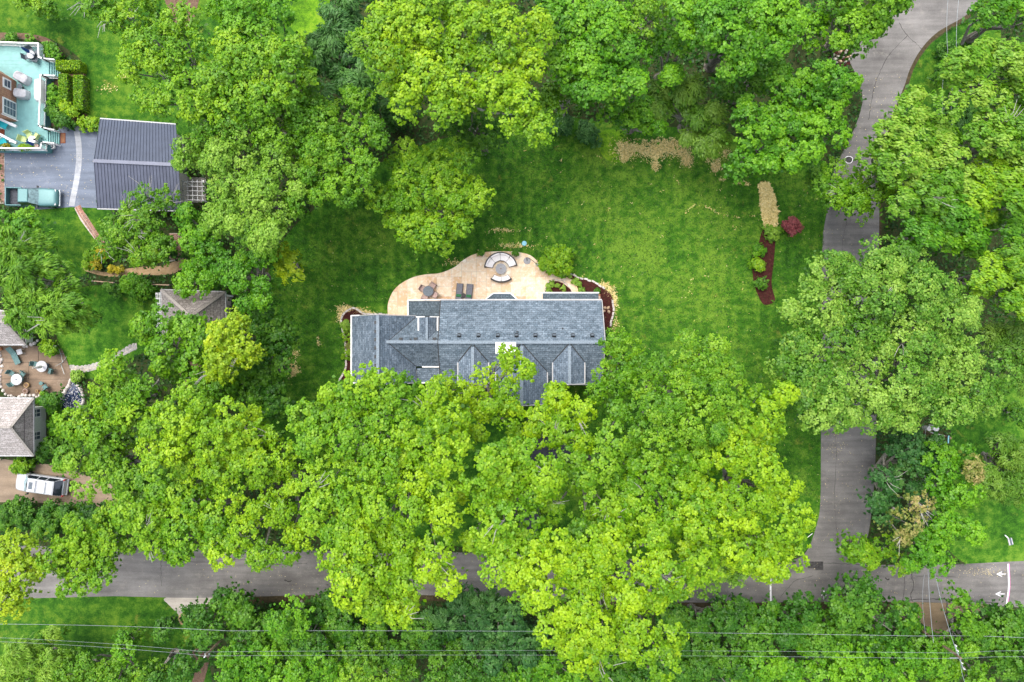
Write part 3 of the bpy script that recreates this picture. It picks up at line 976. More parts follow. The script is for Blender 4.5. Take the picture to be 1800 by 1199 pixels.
crack([(1480, 500), (1480, 450), (1482, 420), (1490, 380)], 0.25, "thin seam in the side road above the big elm")

crack([(300, 985), (360, 988), (420, 984), (480, 992), (540, 990)], 0.35, "long fine crack along the lower road at the left")
crack([(1430, 1012), (1400, 1020), (1385, 1034), (1372, 1050)], 0.3, "fine crack curving below the asphalt patch")
crack([(1465, 640), (1470, 800), (1466, 880), (1474, 950)], 0.25, "thin seam down the lower side road")
crack([(500, 1020), (507, 1022), (512, 1021)], 1.2, "short dark tar blot on the lower road left of the oaks")
crack([(1556, 1016), (1560, 1019), (1563, 1018)], 1.2, "short dark tar blot on the lower road beyond the junction")
crack([(1640, 988), (1660, 990), (1690, 992)], 0.8, "crumbled dark edge of the lower road by the wired tree")

# undulating mulch beds round the house
BEDS = []
def bed(px, mat, label, z=0.05, rough=0.25):
    poly = w2(rough_poly(px, rough, 5, int(px[0][0])))
    OPEN.append(poly)
    return M().prism(poly, 0.0, z).obj("mulch_bed", mat, label=label, cat="mulch bed", group="mulch beds on the lawn")


bed([(620, 542), (640, 552), (684, 554), (684, 560), (622, 560), (622, 665), (612, 672), (600, 664), (607, 640), (608, 600), (601, 570), (604, 553)], "mulch", "dark red mulch bed wrapping the left end of the house")
bed([(1000, 483), (1035, 494), (1062, 507), (1076, 522), (1079, 550), (1072, 590), (1064, 640), (1052, 640), (1056, 580), (1050, 518), (1018, 516), (1012, 500)], "mulch", "dark red mulch bed wrapping the right end of the house")
bed([(961, 515), (961, 502), (968, 495), (982, 495), (995, 502), (1004, 515)], "mulch", "small half-round mulch bed cut into the patio", 0.10)
bed([(1341, 404), (1352, 409), (1362, 420), (1360, 460), (1356, 500), (1362, 528), (1345, 536), (1335, 525), (1326, 500), (1322, 470), (1325, 440), (1334, 425)], "mulch", "long narrow dark mulch bed on the open right lawn")

# stone edging, one object per block, parented to the edging it belongs to
rock_cache = []
def rock_mesh(seed):
    r = random.Random(seed)
    m = M()
    for zi, (z, s) in enumerate(((0, 0.9), (0.5, 1.0), (1.0, 0.62))):
        for k in range(7):
            a = 2 * pi * k / 7
            q = s * r.uniform(0.82, 1.1)
            m.v.append((q * cos(a) * .5, q * sin(a) * .5, z))
    for zi in (0, 1):
        for k in range(7):
            m.f.append((zi * 7 + k, zi * 7 + (k + 1) % 7, (zi + 1) * 7 + (k + 1) % 7, (zi + 1) * 7 + k))
    m.f.append(tuple(14 + k for k in range(7)))
    return m
def block_mesh():
    return M().box((0, 0, 0.5), (1, 1, 1), top=0.9)


for q in range(5):
    rock_cache.append({mt: None for mt in ()})
ROCKS = {}
def rock(name, mat, parent, x, y, z, sx, sy, sz, rz, seed, block=False):
    key = ('b' if block else seed % 6, mat)
    if key not in ROCKS:
        me = (block_mesh() if block else rock_mesh(seed % 6)).mesh(name)
        me.materials.append(MATS[mat])
        ROCKS[key] = me
    o = bpy.data.objects.new(name, ROCKS[key])
    C.objects.link(o)
    o.parent = parent
    ro = root_org(parent)
    o.location = (x - ro[0], y - ro[1], z - ro[2])
    o.scale = (sx, sy, sz)
    o.rotation_euler = (0, 0, rz)
    return o


def edging(px, label, step=0.42, wd=0.2, mat="stone_edging", hgt=0.12, irregular=False, closed=False):
    pts = w2(smooth(px, 8, closed))
    x0, y0 = pts[0]
    t = thing("stone_edging", label, "stone edging", (x0, y0, 0), "stone edgings of the beds")
    acc, i = 0.0, 0
    for a, b in zip(pts[:-1], pts[1:]):
        l = math.hypot(b[0] - a[0], b[1] - a[1])
        while acc < l:
            f = acc / l
            x, y = a[0] + (b[0] - a[0]) * f, a[1] + (b[1] - a[1]) * f
            ang = math.atan2(b[1] - a[1], b[0] - a[0])
            j = random.uniform(-0.04, 0.04)
            if irregular:
                s = random.uniform(0.75, 1.2)
                rock("edging_stone", mat, t, x + random.uniform(-.1, .1), y + random.uniform(-.1, .1), 0, step * s, wd * s * 1.4, hgt * random.uniform(.7, 1.3), ang + random.uniform(-.5, .5), i)
            else:
                rock("edging_stone", mat, t, x + j, y + j, 0, step * 0.93, wd, hgt * random.uniform(.9, 1.15), ang + random.uniform(-.06, .06), i, True)
            i += 1
            acc += step
        acc -= l
    return t


edging([(682, 553), (660, 552), (641, 552), (630, 546), (620, 542), (606, 550), (600, 562), (603, 580), (607, 600), (609, 625), (608, 645), (603, 658), (597, 667)], "pale stone edging curving round the left end of the house")
edging([(1003, 482), (1020, 489), (1040, 494), (1058, 504), (1066, 510)], "pale stone edging along the top of the right mulch bed")
edging([(1077, 530), (1078, 550), (1074, 566), (1072, 576)], "short pale stone edging beside the lawn right of the house")
edging([(960, 515), (959, 503), (966, 495), (978, 492), (990, 495), (1000, 504), (1006, 515)], "curved stone edging round the small bed cut into the patio", 0.3, 0.12)

# ------------------------------------------------------------------ patio: one slab bed and one object per stone
patio_px = [(682, 556), (682, 535), (690, 514), (703, 500), (725, 488), (748, 482.5), (768, 481), (783, 477), (800, 469), (815, 457), (830, 448.5), (850, 443.5), (880, 442), (908, 443), (930, 448), (945, 459), (960, 473), (975, 481), (995, 486), (1010, 497), (1018, 514)]
pp = smooth(patio_px, 5, False) + [(1018, 535), (718, 535), (718, 556)]
pw = w2(pp)
OPEN.append(pw)
pat = thing("patio", "curved cream travertine patio behind the blue roofed house", "patio", P(860, 500, 0))
M().prism(pw, 0.0, 0.055).obj("base", "mortar_sand", pat)


def clip(poly, cx0, cy0, cx1, cy1):
    def cut(pl, f, g):
        out = []
        for i in range(len(pl)):
            a, b = pl[i], pl[(i + 1) % len(pl)]
            fa, fb = f(a), f(b)
            if fa >= 0: out.append(a)
            if (fa >= 0) != (fb >= 0):
                t = fa / (fa - fb)
                out.append((a[0] + (b[0] - a[0]) * t, a[1] + (b[1] - a[1]) * t))
        return out
    for f in (lambda p: p[0] - cx0, lambda p: cx1 - p[0], lambda p: p[1] - cy0, lambda p: cy1 - p[1]):
        poly = cut(poly, f, None)
        if len(poly) < 3: return []
    return poly


xs = [p[0] for p in pw]; ys = [p[1] for p in pw]
cell = 0.52
nx, ny = int((max(xs) - min(xs)) / cell) + 2, int((max(ys) - min(ys)) / cell) + 2
used = set()
rr = random.Random(7)
outer = [(x, y) for x, y in pw]
for j in range(ny):
    for i in range(nx):
        if (i, j) in used: continue
        opts = [(2, 2), (3, 2), (2, 1), (1, 2), (2, 3), (1, 1)]
        rr.shuffle(opts)
        opts.sort(key=lambda o: -o[0] * o[1] + rr.uniform(-2.5, 2.5))
        for a, b in opts:
            if all((i + p, j + q) not in used for p in range(a) for q in range(b)): break
        else:
            a = b = 1
        for p in range(a):
            for q in range(b): used.add((i + p, j + q))
        g = 0.012
        pl = clip(outer, min(xs) + i * cell + g, min(ys) + j * cell + g, min(xs) + (i + a) * cell - g, min(ys) + (j + b) * cell - g)
        if len(pl) < 3: continue
        ar = abs(sum(pl[k][0] * pl[(k + 1) % len(pl)][1] - pl[(k + 1) % len(pl)][0] * pl[k][1] for k in range(len(pl)))) / 2
        if ar < 0.02: continue
        M().prism(pl, 0.045, 0.066 + rr.uniform(0, 0.004)).obj("paving_stone", "travertine", pat)

# ------------------------------------------------------------------ main house
HX = lambda px, z: X(px, z)
house = thing("house", "large house with slate blue shingle roofs and white trim in the middle of the lawn", "house", (0, 0, 0))


def roof(pts, mat, name="roof_slope", t=0.14, parent=house, **kw):
    return M().slab(pts, t).obj(name, mat, parent, **kw)


def bar(a, b, w=0.14, h=0.16, mat="white_paint", name="white_trim", parent=house, dz=0.02):
    a, b = np.array(a, float), np.array(b, float)
    d = b - a
    u = np.cross(d, (0, 0, 1.0)); u = u / np.linalg.norm(u) * w / 2
    vs = [a - u, a + u, b + u, b - u]
    vs = [(v[0], v[1], v[2] + dz) for v in vs] + [(v[0], v[1], v[2] - h) for v in vs]
    return M().add(vs, [(0, 1, 2, 3), (7, 6, 5, 4), (0, 4, 5, 1), (1, 5, 6, 2), (2, 6, 7, 3), (3, 7, 4, 0)]).obj(name, mat, parent)


ze, zr = 4.2, 6.6
mx0, mx1 = X(775, ze), X(1057, ze)
myN, myS, myR = Y(528, ze), Y(675, ze), Y(601.5, zr)
pN = (zr - ze) / (myN - myR)
pS = (zr - ze) / (myR - myS)
zS = lambda y: zr - (myR - y) * pS
roof([(mx0, myR, zr), (mx1, myR, zr), (mx1, myN, ze), (mx0, myN, ze)], "slate_shingle_x")
roof([(mx0, myS, ze), (mx1, myS, ze), (mx1, myR, zr - 0.003), (mx0, myR, zr - 0.003)], "slate_shingle_x")
bar((mx0, myR, zr + .06), (mx1 - 0.02, myR, zr + .06), 0.3, 0.05, "ridge_shingle", "ridge_cap")
bar((mx0 - .02, myN + .06, ze), (mx1 + .05, myN + .06, ze), 0.14, 0.14, "grey_white", "gutter")
bar((mx1 + .07, myN, ze), (mx1 + .07, myR, zr), 0.07, 0.2, "grey_white")
bar((mx0 - .04, myN, ze), (mx0 - .04, myR, zr), 0.07, 0.22, "crack_tar")  # dark rake trim, coloured to paint in the shadow along the west edge
bar((mx0 - .04, myS, ze), (mx0 - .04, myR, zr), 0.07, 0.22, "crack_tar")  # lower half of the dark strip painting the west rake's shadow
bar((mx1 + .07, myS, ze), (mx1 + .07, myR, zr), 0.07, 0.2, "grey_white")
M().prism([(mx0 + .05, myS + .5), (mx1 - .4, myS + .5), (mx1 - .4, myN - .4), (mx0 + .05, myN - .4)], 0, ze - 0.15).obj("wall", "brick_wall", house)
for sx in (mx0 + .08, mx1 - .4):
    M().add([(sx, myS + .5, ze - .15), (sx, myN - .4, ze - .15), (sx, myR, zr - .2), (sx - .05, myS + .5, ze - .15), (sx - .05, myN - .4, ze - .15), (sx - .05, myR, zr - .2)],
            [(0, 1, 2), (5, 4, 3), (0, 2, 5, 3), (2, 1, 4, 5)]).obj("gable_wall", "cream_wall", house)


def south_gable(cx, half, zridge, pitch, yend, tname):
    zeave = zridge - half * pitch
    yi = myR - (zr - zridge) / pS
    yv = myR - (zr - zeave) / pS
    roof([(cx, yi, zridge), (cx - half, yv, zeave), (cx - half, yend, zeave), (cx, yend, zridge)], "slate_shingle_y")
    roof([(cx, yi, zridge - .002), (cx + half, yv, zeave), (cx + half, yend, zeave), (cx, yend, zridge - .002)], "slate_shingle_y")
    bar((cx, yi - .2, zridge + .05), (cx, yend + .02, zridge + .05), 0.3, 0.05, "ridge_shingle", "ridge_cap")
    for s in (-1, 1):
        bar((cx + s * (half + .05), yv - .1, zeave + .02), (cx + s * (half + .05), yend, zeave + .02), 0.11, 0.12, "grey_white", "gutter")
        bar((cx + s * .01, yend - .05, zridge), (cx + s * (half + .1), yend - .05, zeave), 0.1, 0.18, "grey_white")
        # valley flashing
        bar((cx + s * .1, yi, zridge + .0), (cx + s * half, yv, zeave + .0), 0.07, 0.02, "crack_tar", "valley_flashing", dz=0.045)
    M().add([(cx - half + .3, yend + .4, 0), (cx + half - .3, yend + .4, 0), (cx + half - .3, yend + .4, zeave), (cx, yend + .4, zridge - .2), (cx - half + .3, yend + .4, zeave),
             (cx - half + .3, yv, 0), (cx + half - .3, yv, 0), (cx + half - .3, yv, zeave), (cx - half + .3, yv, zeave)],
            [(0, 1, 2, 3, 4), (1, 6, 7, 2), (5, 0, 4, 8)]).obj("gable_wall", "brick_wall", house)


south_gable(X(831, 6.4), 1.45, 6.45, 0.65, Y(678, 5.6), "a")
south_gable(X(917, 6.4), 2.5, 6.5, 0.62, Y(710, 5.2), "b")
south_gable(X(1001, 6.4), 1.52, 6.5, 0.65, Y(674, 5.6), "c")
bar((X(1008, ze), myS - .05, ze), (X(1042, ze), myS - .05, ze), 0.12, 0.14, "grey_white", "gutter")
for x in (807, 841, 875, 908, 941, 974, 1007, 1041):
    cx, cy = X(x, 6.3), Y(590, 6.3)
    z = zr - (cy - myR) * pN
    v = M().box((cx, cy + .04, z + .10), (.38, .38, .16), rx=-0.5, top=0.85).obj("roof_vent", "black_metal", house)
    M().box((cx, cy + .06, z + .21), (.30, .14, .06), rx=-.5).obj("vent_hood", "slate_table", v)
for x, y in ((909, 583), (989, 577)):
    cx, cy = X(x, 6.1), Y(y, 6.1)
    z = zr - (cy - myR) * pN
    M().cyl(cx, cy, z - .1, z + .35, .07, n=8).obj("vent_pipe", "black_metal", house)
# chimney
cx0, cx1, cy0, cy1 = X(871, 7.3), X(907, 7.3), Y(621.5, 7.3), Y(601.5, 7.3)
ch = M().box(((cx0 + cx1) / 2, (cy0 + cy1) / 2, 5.6), (cx1 - cx0 - .1, cy1 - cy0 - .1, 3.2)).obj("chimney", "cream_wall", house)
M().box(((cx0 + cx1) / 2, (cy0 + cy1) / 2, 7.25), (cx1 - cx0, cy1 - cy0, 0.1)).obj("chimney_cap", "white_paint", ch)
bx_, by_ = X(899, 7.3), Y(612, 7.3)
M().add([(bx_ - .35, by_ - .35, 7.306), (bx_ + .1, by_ - .28, 7.306), (bx_ + .3, by_ + .3, 7.42), (bx_ - .3, by_ - .05, 7.40), (bx_ - .1, by_ + .15, 7.31)],
        [(0, 1, 2), (0, 1, 3), (1, 2, 4)]).obj("cap_flashing", "grey_table", ch)

# garage wing
ge, gp = 3.0, 0.95
gx0, gx1 = X(618.5, ge), X(731, ge)
gxr = (gx0 + gx1) / 2
gr = ge + (gx1 - gxr) * gp
gN, gS = Y(556, ge), Y(672, ge)
lyR = Y(601, 5.3); le = Y(558, ge)
lr = ge + (le - lyR) * gp
lxv = gxr + (gr - lr) / gp
lS = lyR - (le - lyR)
roof([(gx0, gS, ge), (gxr, gS, gr), (gxr, gN, gr), (gx0, gN, ge)], "slate_shingle_y")
roof([(gxr, gS, gr - .002), (gx1, gS, ge), (gx1, lS, ge), (lxv, lyR, lr), (gx1, le, ge), (gxr + 0.02 + (gx1 - gxr), gN, ge), (gxr, gN, gr - .002)], "slate_shingle_y")
roof([(lxv, lyR, lr), (mx0, lyR, lr), (mx0, le, ge), (gx1, le, ge)], "slate_shingle_x")
roof([(lxv, lyR, lr - .002), (gx1, lS, ge), (mx0, lS, ge), (mx0, lyR, lr - .002)], "slate_shingle_x")
bar((gxr, gS, gr + .06), (gxr, gN, gr + .06), 0.3, 0.05, "ridge_shingle", "ridge_cap")
bar((lxv - .3, lyR, lr + .06), (mx0, lyR, lr + .06), 0.3, 0.05, "ridge_shingle", "ridge_cap")
bar((lxv, lyR, lr), (gx1, le, ge), 0.07, 0.02, "crack_tar", "valley_flashing", dz=.02)
bar((lxv, lyR, lr), (gx1, lS, ge), 0.07, 0.02, "crack_tar", "valley_flashing", dz=.02)
bar((gx0 - .06, gS - .1, ge), (gx0 - .06, gN + .1, ge), 0.14, 0.15, "white_paint", "gutter")
for yy, s in ((gN + .06, 1), (gS - .06, -1)):
    bar((gx0 - .1, yy, ge), (gx0 + .95, yy, ge + .95 * gp), 0.12, 0.2)
    bar((gx0 + .95, yy, ge + .95 * gp), (gxr, yy, gr), 0.07, 0.2, "grey_white")
    bar((gxr, yy, gr), (gx1, yy, ge), 0.07, 0.2, "grey_white")
bar((X(714, ge), le + .06, ge), (X(736, ge), le + .06, ge), 0.1, 0.12, "white_paint", "gutter")
bar((X(768, ge), le + .06, ge), (mx0, le + .06, ge), 0.1, 0.12, "white_paint", "gutter")
bar((X(742, ge), lS - .06, ge), (mx0 + .02, lS - .06, ge), 0.12, 0.14, "white_paint", "gutter")
M().prism([(gx0 + .4, gS + .4), (gx1 - .4, gS + .4), (gx1 - .4, gN - .4), (gx0 + .4, gN - .4)], 0, ge - .12).obj("garage_wall", "brick_wall", house)
M().prism([(gx1 - .4, lS + .4), (mx0 + .1, lS + .4), (mx0 + .1, le - .4), (gx1 - .4, le - .4)], 0, ge - .12).obj("link_wall", "brick_wall", house)
for yy in (gN - .4, gS + .4):
    M().add([(gx0 + .4, yy, ge - .12), (gx1 - .4, yy, ge - .12), (gxr, yy, gr - .3)], [(0, 1, 2)]).obj("gable_wall", "cream_wall", house)
for y in (566.8, 582.5, 597, 611.5, 627, 642, 656.5):
    cx, cy = X(660, 5.9), Y(y, 5.9)
    z = gr - (gxr - cx) * gp
    v = M().box((cx - .02, cy, z + .08), (.26, .3, .12), ry=-0.7, top=0.85).obj("roof_vent", "slate_table", house)
    M().box((cx + .02, cy, z + .20), (.18, .32, .12)).obj("vent_hood", "black_metal", v)
for x in (705, 731, 764):
    cx, cy = X(x, 5.0), Y(595, 5.0)
    z = lr - (cy - lyR) * gp
    v = M().box((cx, cy, z + .08), (.3, .26, .12), rx=-0.7, top=0.85).obj("roof_vent", "slate_table", house)
    M().box((cx, cy - .03, z + .20), (.34, .2, .12)).obj("vent_hood", "black_metal", v)
M().cyl(X(722, 5), Y(596, 5), 4.8, 5.4, .07, n=8).obj("vent_pipe", "black_metal", house)
# dormer on the link
dx, dw, dz_, dp = X(750.5, 5.1), 0.9, 5.15, 0.95
de = dz_ - dw * dp
dyN = Y(558, 4.4)
di = lyR + (lr - dz_) / gp; dv = lyR + (lr - de) / gp
roof([(dx, di, dz_), (dx, dyN, dz_), (dx - dw, dyN, de), (dx - dw, dv, de)], "slate_shingle_y")
roof([(dx, di, dz_ - .002), (dx + dw, dv, de), (dx + dw, dyN, de), (dx, dyN, dz_ - .002)], "slate_shingle_y")
bar((dx, di, dz_ + .05), (dx, dyN, dz_ + .05), 0.22, 0.04, "ridge_shingle", "ridge_cap")
for s in (-1, 1):
    bar((dx + s * (dw + .05), dyN + .1, de), (dx + s * (dw + .05), dv + .0, de), 0.13, 0.14)
    bar((dx + s * (dw + .1), dyN + .05, de), (dx + s * .25, dyN + .05, dz_ - .25), 0.1, 0.14)
M().add([(dx - dw + .1, dyN - .25, 2.8), (dx + dw - .1, dyN - .25, 2.8), (dx + dw - .1, dyN - .25, de), (dx, dyN - .25, dz_ - .2), (dx - dw + .1, dyN - .25, de)], [(0, 1, 2, 3, 4)]).obj("dormer_wall", "white_paint", house)
# sun room, bay and lean-to
z0, z1 = 2.7, 3.0
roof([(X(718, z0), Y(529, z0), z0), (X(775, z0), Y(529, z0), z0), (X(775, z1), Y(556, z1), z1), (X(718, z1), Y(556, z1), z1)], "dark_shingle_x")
bar((X(718, z0) - .06, Y(528, z0), z0), (X(718, z1) - .06, Y(556, z1), z1), 0.12, 0.16)
bar((X(717, z0), Y(528, z0) + .05, z0), (X(774, z0), Y(528, z0) + .05, z0), 0.1, 0.14, "white_paint", "gutter")
M().prism([(X(722, 0), Y(533, 0)), (X(774, 0), Y(533, 0)), (X(774, 0), Y(560, 0)), (X(722, 0), Y(560, 0))], 0, 2.5).obj("sunroom_wall", "cream_wall", house)
bay = [(854, 527), (867, 516.5), (897, 516.5), (909, 527)]
zb = 2.7
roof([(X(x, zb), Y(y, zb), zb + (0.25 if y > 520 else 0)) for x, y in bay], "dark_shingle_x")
for a, b in zip(bay[:-1], bay[1:]):
    bar((X(a[0], zb), Y(a[1] - 1, zb), zb + (.25 if a[1] > 520 else 0)), (X(b[0], zb), Y(b[1] - 1, zb), zb + (.25 if b[1] > 520 else 0)), 0.1, 0.14, "white_paint", "gutter")
M().prism([(X(862, 0), Y(536, 0)), (X(870, 0), Y(522, 0)), (X(897, 0), Y(522, 0)), (X(906, 0), Y(536, 0))], 0, 2.5).obj("bay_wall", "white_paint", house)
zl = 2.6
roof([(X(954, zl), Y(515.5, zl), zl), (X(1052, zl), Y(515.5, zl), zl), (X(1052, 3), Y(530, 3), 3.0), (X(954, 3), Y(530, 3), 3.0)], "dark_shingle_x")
bar((X(953, zl), Y(514.5, zl), zl), (X(1053, zl), Y(514.5, zl), zl), 0.12, 0.14, "white_paint", "gutter")
M().prism([(X(957, 0), Y(520, 0)), (X(1050, 0), Y(520, 0)), (X(1050, 0), Y(534, 0)), (X(957, 0), Y(534, 0))], 0, 2.45).obj("lean_to_wall", "brick_wall", house)
roof([(X(632, 2.4), Y(685, 2.4), 2.4), (X(672, 2.4), Y(685, 2.4), 2.4), (X(672, 2.7), Y(671, 2.7), 2.75), (X(632, 2.7), Y(671, 2.7), 2.75)], "slate_shingle_x")
bar((X(630, 2.4), Y(686, 2.4), 2.4), (X(674, 2.4), Y(686, 2.4), 2.4), 0.12, 0.14, "white_paint", "gutter")
roof([(X(732, 2.5), Y(672, 2.5), 2.5), (X(778, 2.5), Y(672, 2.5), 2.5), (X(778, 2.8), Y(647, 2.8), 2.8), (X(732, 2.8), Y(647, 2.8), 2.8)], "slate_shingle_x")
bar((X(732, 2.5), Y(673, 2.5), 2.5), (X(778, 2.5), Y(673, 2.5), 2.5), 0.12, 0.14, "white_paint", "gutter")
bar((X(731, 2.5), Y(673, 2.5), 2.5), (X(731, 2.8), Y(650, 2.8), 2.8), 0.12, 0.14)
OPEN.append([(gx0 - 1, gS - 1.5), (mx1 + .5, gS - 3), (mx1 + .5, myN + 1), (gx0 - 1, myN)])

# ------------------------------------------------------------------ neighbour: garage with standing seam roof
gar = thing("garage", "wide garage with a dark purple-grey standing seam metal roof beside the blue-grey drive", "garage", P(240, 290, 0))
e, r = 2.8, 4.3
A, B = np.array(P(176, 209, e)), np.array(P(309, 219, e))
Rw, Re = np.array(P(165, 283, r)), np.array(P(313.5, 290, r))
Cw, Ce = np.array(P(171, 366, e)), np.array(P(319, 370, e))
NP = 26
for (a0, a1, b0, b1, mt) in ((A, B, Rw, Re, "metal_roof_shaded"), (Rw, Re, Cw, Ce, "metal_roof_lit")):
    for i in range(NP):
        f0, f1 = i / NP, (i + 1) / NP
        p = [a0 + (a1 - a0) * f0, a0 + (a1 - a0) * f1, b0 + (b1 - b0) * f1, b0 + (b1 - b0) * f0]
        m = M().slab([tuple(q) for q in p], 0.04)
        # raised seam on the left side of each panel
        u = (p[1] - p[0]) * 0.10
        q0, q1 = p[0], p[3]
        vs = [q0, q0 + u, q1 + u, q1]
        vs = [tuple(v + np.array([0, 0, 0.002])) for v in vs] + [tuple(v + np.array([0, 0, 0.05])) for v in vs]
        m.add(vs, [(4, 5, 6, 7), (0, 1, 5, 4), (1, 2, 6, 5), (2, 3, 7, 6), (3, 0, 4, 7)])
        m.obj("roof_panel", mt, gar)
bar(Rw + (0, 0, .09), Re + (0, 0, .09), 0.34, 0.04, "metal_roof_lit", "ridge_cap", gar)
bar(A + (0, .05, 0), B + (0, .05, 0), 0.12, 0.14, "grey_white", "gutter", gar)
bar(Cw - (0, .06, 0), Ce - (0, .06, 0), 0.10, 0.14, "grey_white", "gutter", gar)
g0, g1, g2, g3 = P(212, 238, 0), P(325, 244, 0), P(333, 362, 0), P(209, 360, 0)
M().prism([g0[:2], g1[:2], g2[:2], g3[:2]], 0, e - .1).obj("wall", "cream_wall", gar)
for q, w_, h_ in (((g0, g3), Rw, 0),):
    M().add([(g0[0], g0[1], e - .1), (g3[0], g3[1], e - .1), (g0[0] * .5 + g3[0] * .5, g0[1] * .5 + g3[1] * .5, r - .15)], [(0, 1, 2)]).obj("gable_wall", "cream_wall", gar)
OPEN.append([g0[:2], g1[:2], g2[:2], g3[:2]])

# white garden trellis frame right of the garage
tr = thing("pergola", "small white slatted pergola tucked behind the metal roofed garage", "pergola", P(338, 334, 0))
for i in range(5):
    x = 321 + i * 8.5
    bar(P(x, 316, 2.2), P(x + 1, 354, 2.2), 0.05, 0.07, "grey_white", "slat", tr)
for i in range(5):
    y = 319 + i * 8
    bar(P(319, y, 2.3), P(359, y + 1, 2.3), 0.05, 0.06, "grey_white", "rafter", tr)
for x, y in ((321, 318), (357, 318), (321, 352), (357, 352)):
    a = P(x, y, 2.2)
    M().box((a[0], a[1], 1.1), (.1, .1, 2.2)).obj("post", "white_paint", tr)
ground_sheet("paved_terrace", "grey_white" if False else "pale_gravel", [(319, 312), (362, 312), (362, 356), (319, 356)], 0.012, closed_smooth=False)

# gazebo with stained hip roof
gz = thing("garden_pavilion", "square garden pavilion with stained grey-brown pyramid roof among the trees", "pavilion", P(336, 556, 0))
e, r = 2.5, 4.9
cn = [P(283, 509, e), P(396, 513, e), P(398, 603, e), P(284, 603, e)]
ap = P(335, 556, r)
for i, mt in enumerate(("old_shingle_x", "old_shingle_y", "old_shingle_x", "old_shingle_y")):
    M().slab([cn[i], cn[(i + 1) % 4], ap], 0.1).obj("roof_slope", mt, gz)
for c in cn:
    bar(np.array(c) + (0, 0, .05), np.array(ap) + (0, 0, .05), 0.3, 0.04, "old_ridge", "hip_cap", gz)
for i in range(4):
    a, b = np.array(cn[i]), np.array(cn[(i + 1) % 4])
    bar(a, b, 0.12, 0.13, "grey_white", "gutter", gz)
for c in cn:
    x, y = c[0] * .985 + ap[0] * .015, c[1] * .985 + ap[1] * .015
    x, y = c[0] + (ap[0] - c[0]) * .12, c[1] + (ap[1] - c[1]) * .12
    M().box((x, y, 1.25), (.18, .18, 2.5)).obj("post", "white_paint", gz)
M().prism([(c[0] + (ap[0] - c[0]) * .15, c[1] + (ap[1] - c[1]) * .15) for c in cn], 0, .12).obj("floor", "pale_gravel", gz)
lt = thing("trellis", "white lattice trellis standing against the left side of the pavilion", "trellis", P(279, 545, 0))
for i in range(3):
    bar(P(274.5 + i * 3, 514, 2.0), P(275 + i * 3, 592, 2.0), 0.05, 0.06, "white_paint", "lattice_bar", lt)
for i in range(10):
    y = 517 + i * 8
    bar(P(273, y, 2.06), P(283, y, 2.06), 0.05, 0.05, "white_paint", "lattice_bar", lt)
for y in (516, 550, 590):
    a = P(275, y, 2)
    M().box((a[0], a[1], 1), (.08, .08, 2)).obj("post", "white_paint", lt)

# ------------------------------------------------------------------ houses at the left edge
def hip_house(name, label, corners, ridge, e, r, wall, sh, base, inset, windows=()):
    """corners NW,NE,SE,SW at eave height in photo px; ridge = two px points"""
    ax, ay = P(*corners[1], 0)[:2]
    t = thing(name, label, "house", (ax, ay, 0))
    c = [P(x, y, e) for x, y in corners]
    k = [P(x, y, r) for x, y in ridge]
    M().slab([c[0], c[1], k[1], k[0]], .12).obj("roof_slope", sh + "_x", t)
    M().slab([c[1], c[2], k[1]], .12).obj("roof_slope", sh + "_y", t)
    M().slab([c[2], c[3], k[0], k[1]], .12).obj("roof_slope", sh + "_x", t)
    M().slab([c[3], c[0], k[0]], .12).obj("roof_slope", sh + "_y", t)
    for a, b in ((c[1], k[1]), (c[2], k[1]), (k[0], k[1])):
        bar(np.array(a) + (0, 0, .05), np.array(b) + (0, 0, .05), 0.26, 0.04, "old_ridge", "ridge_cap", t)
    for i in range(3):
        bar(c[i], c[i + 1], 0.13, 0.14, "grey_white", "gutter", t)
    b = [P(x, y, 0)[:2] for x, y in base]
    M().prism(b, 0, e - .12).obj("wall", wall, t)
    return t


h1 = hip_house("cottage", "pale shingle roofed cottage at the left edge with sage green wall and two windows",
               [(-120, 698), (59, 700), (59, 801), (-120, 801)], [(-60, 750), (19, 751)], 2.9, 5.4, "sage_siding", "tan_shingle",
               [(-100, 716), (81, 714), (81, 788), (-100, 788)], 0)
wx = X(81, 0)
for y in (716 + 8, 756 + 8):
    cy = Y(y + 2, 1.5)
    f = M().box((wx + .03, cy, 1.55), (.08, .95, 1.3)).obj("window", "white_paint", h1)
    for dy in (-.2, .2):
        for dz in (-.27, .27):
            M().box((wx + .08, cy + dy, 1.55 + dz), (.02, .32, .45)).obj("pane", "window_glass", f)
h2 = hip_house("cottage", "pale shingle roof of a low cottage above the brown patio at the left edge",
               [(-120, 520), (44, 555), (45, 606), (-120, 606)], [(-90, 562), (8, 566)], 2.9, 5.0, "sage_siding", "tan_shingle",
               [(-100, 560), (58, 562), (58, 602), (-100, 602)], 0)
OPEN.append(w2([(-100, 690), (85, 695), (85, 805), (-100, 805)]))
OPEN.append(w2([(-100, 540), (62, 545), (62, 610), (-100, 610)]))

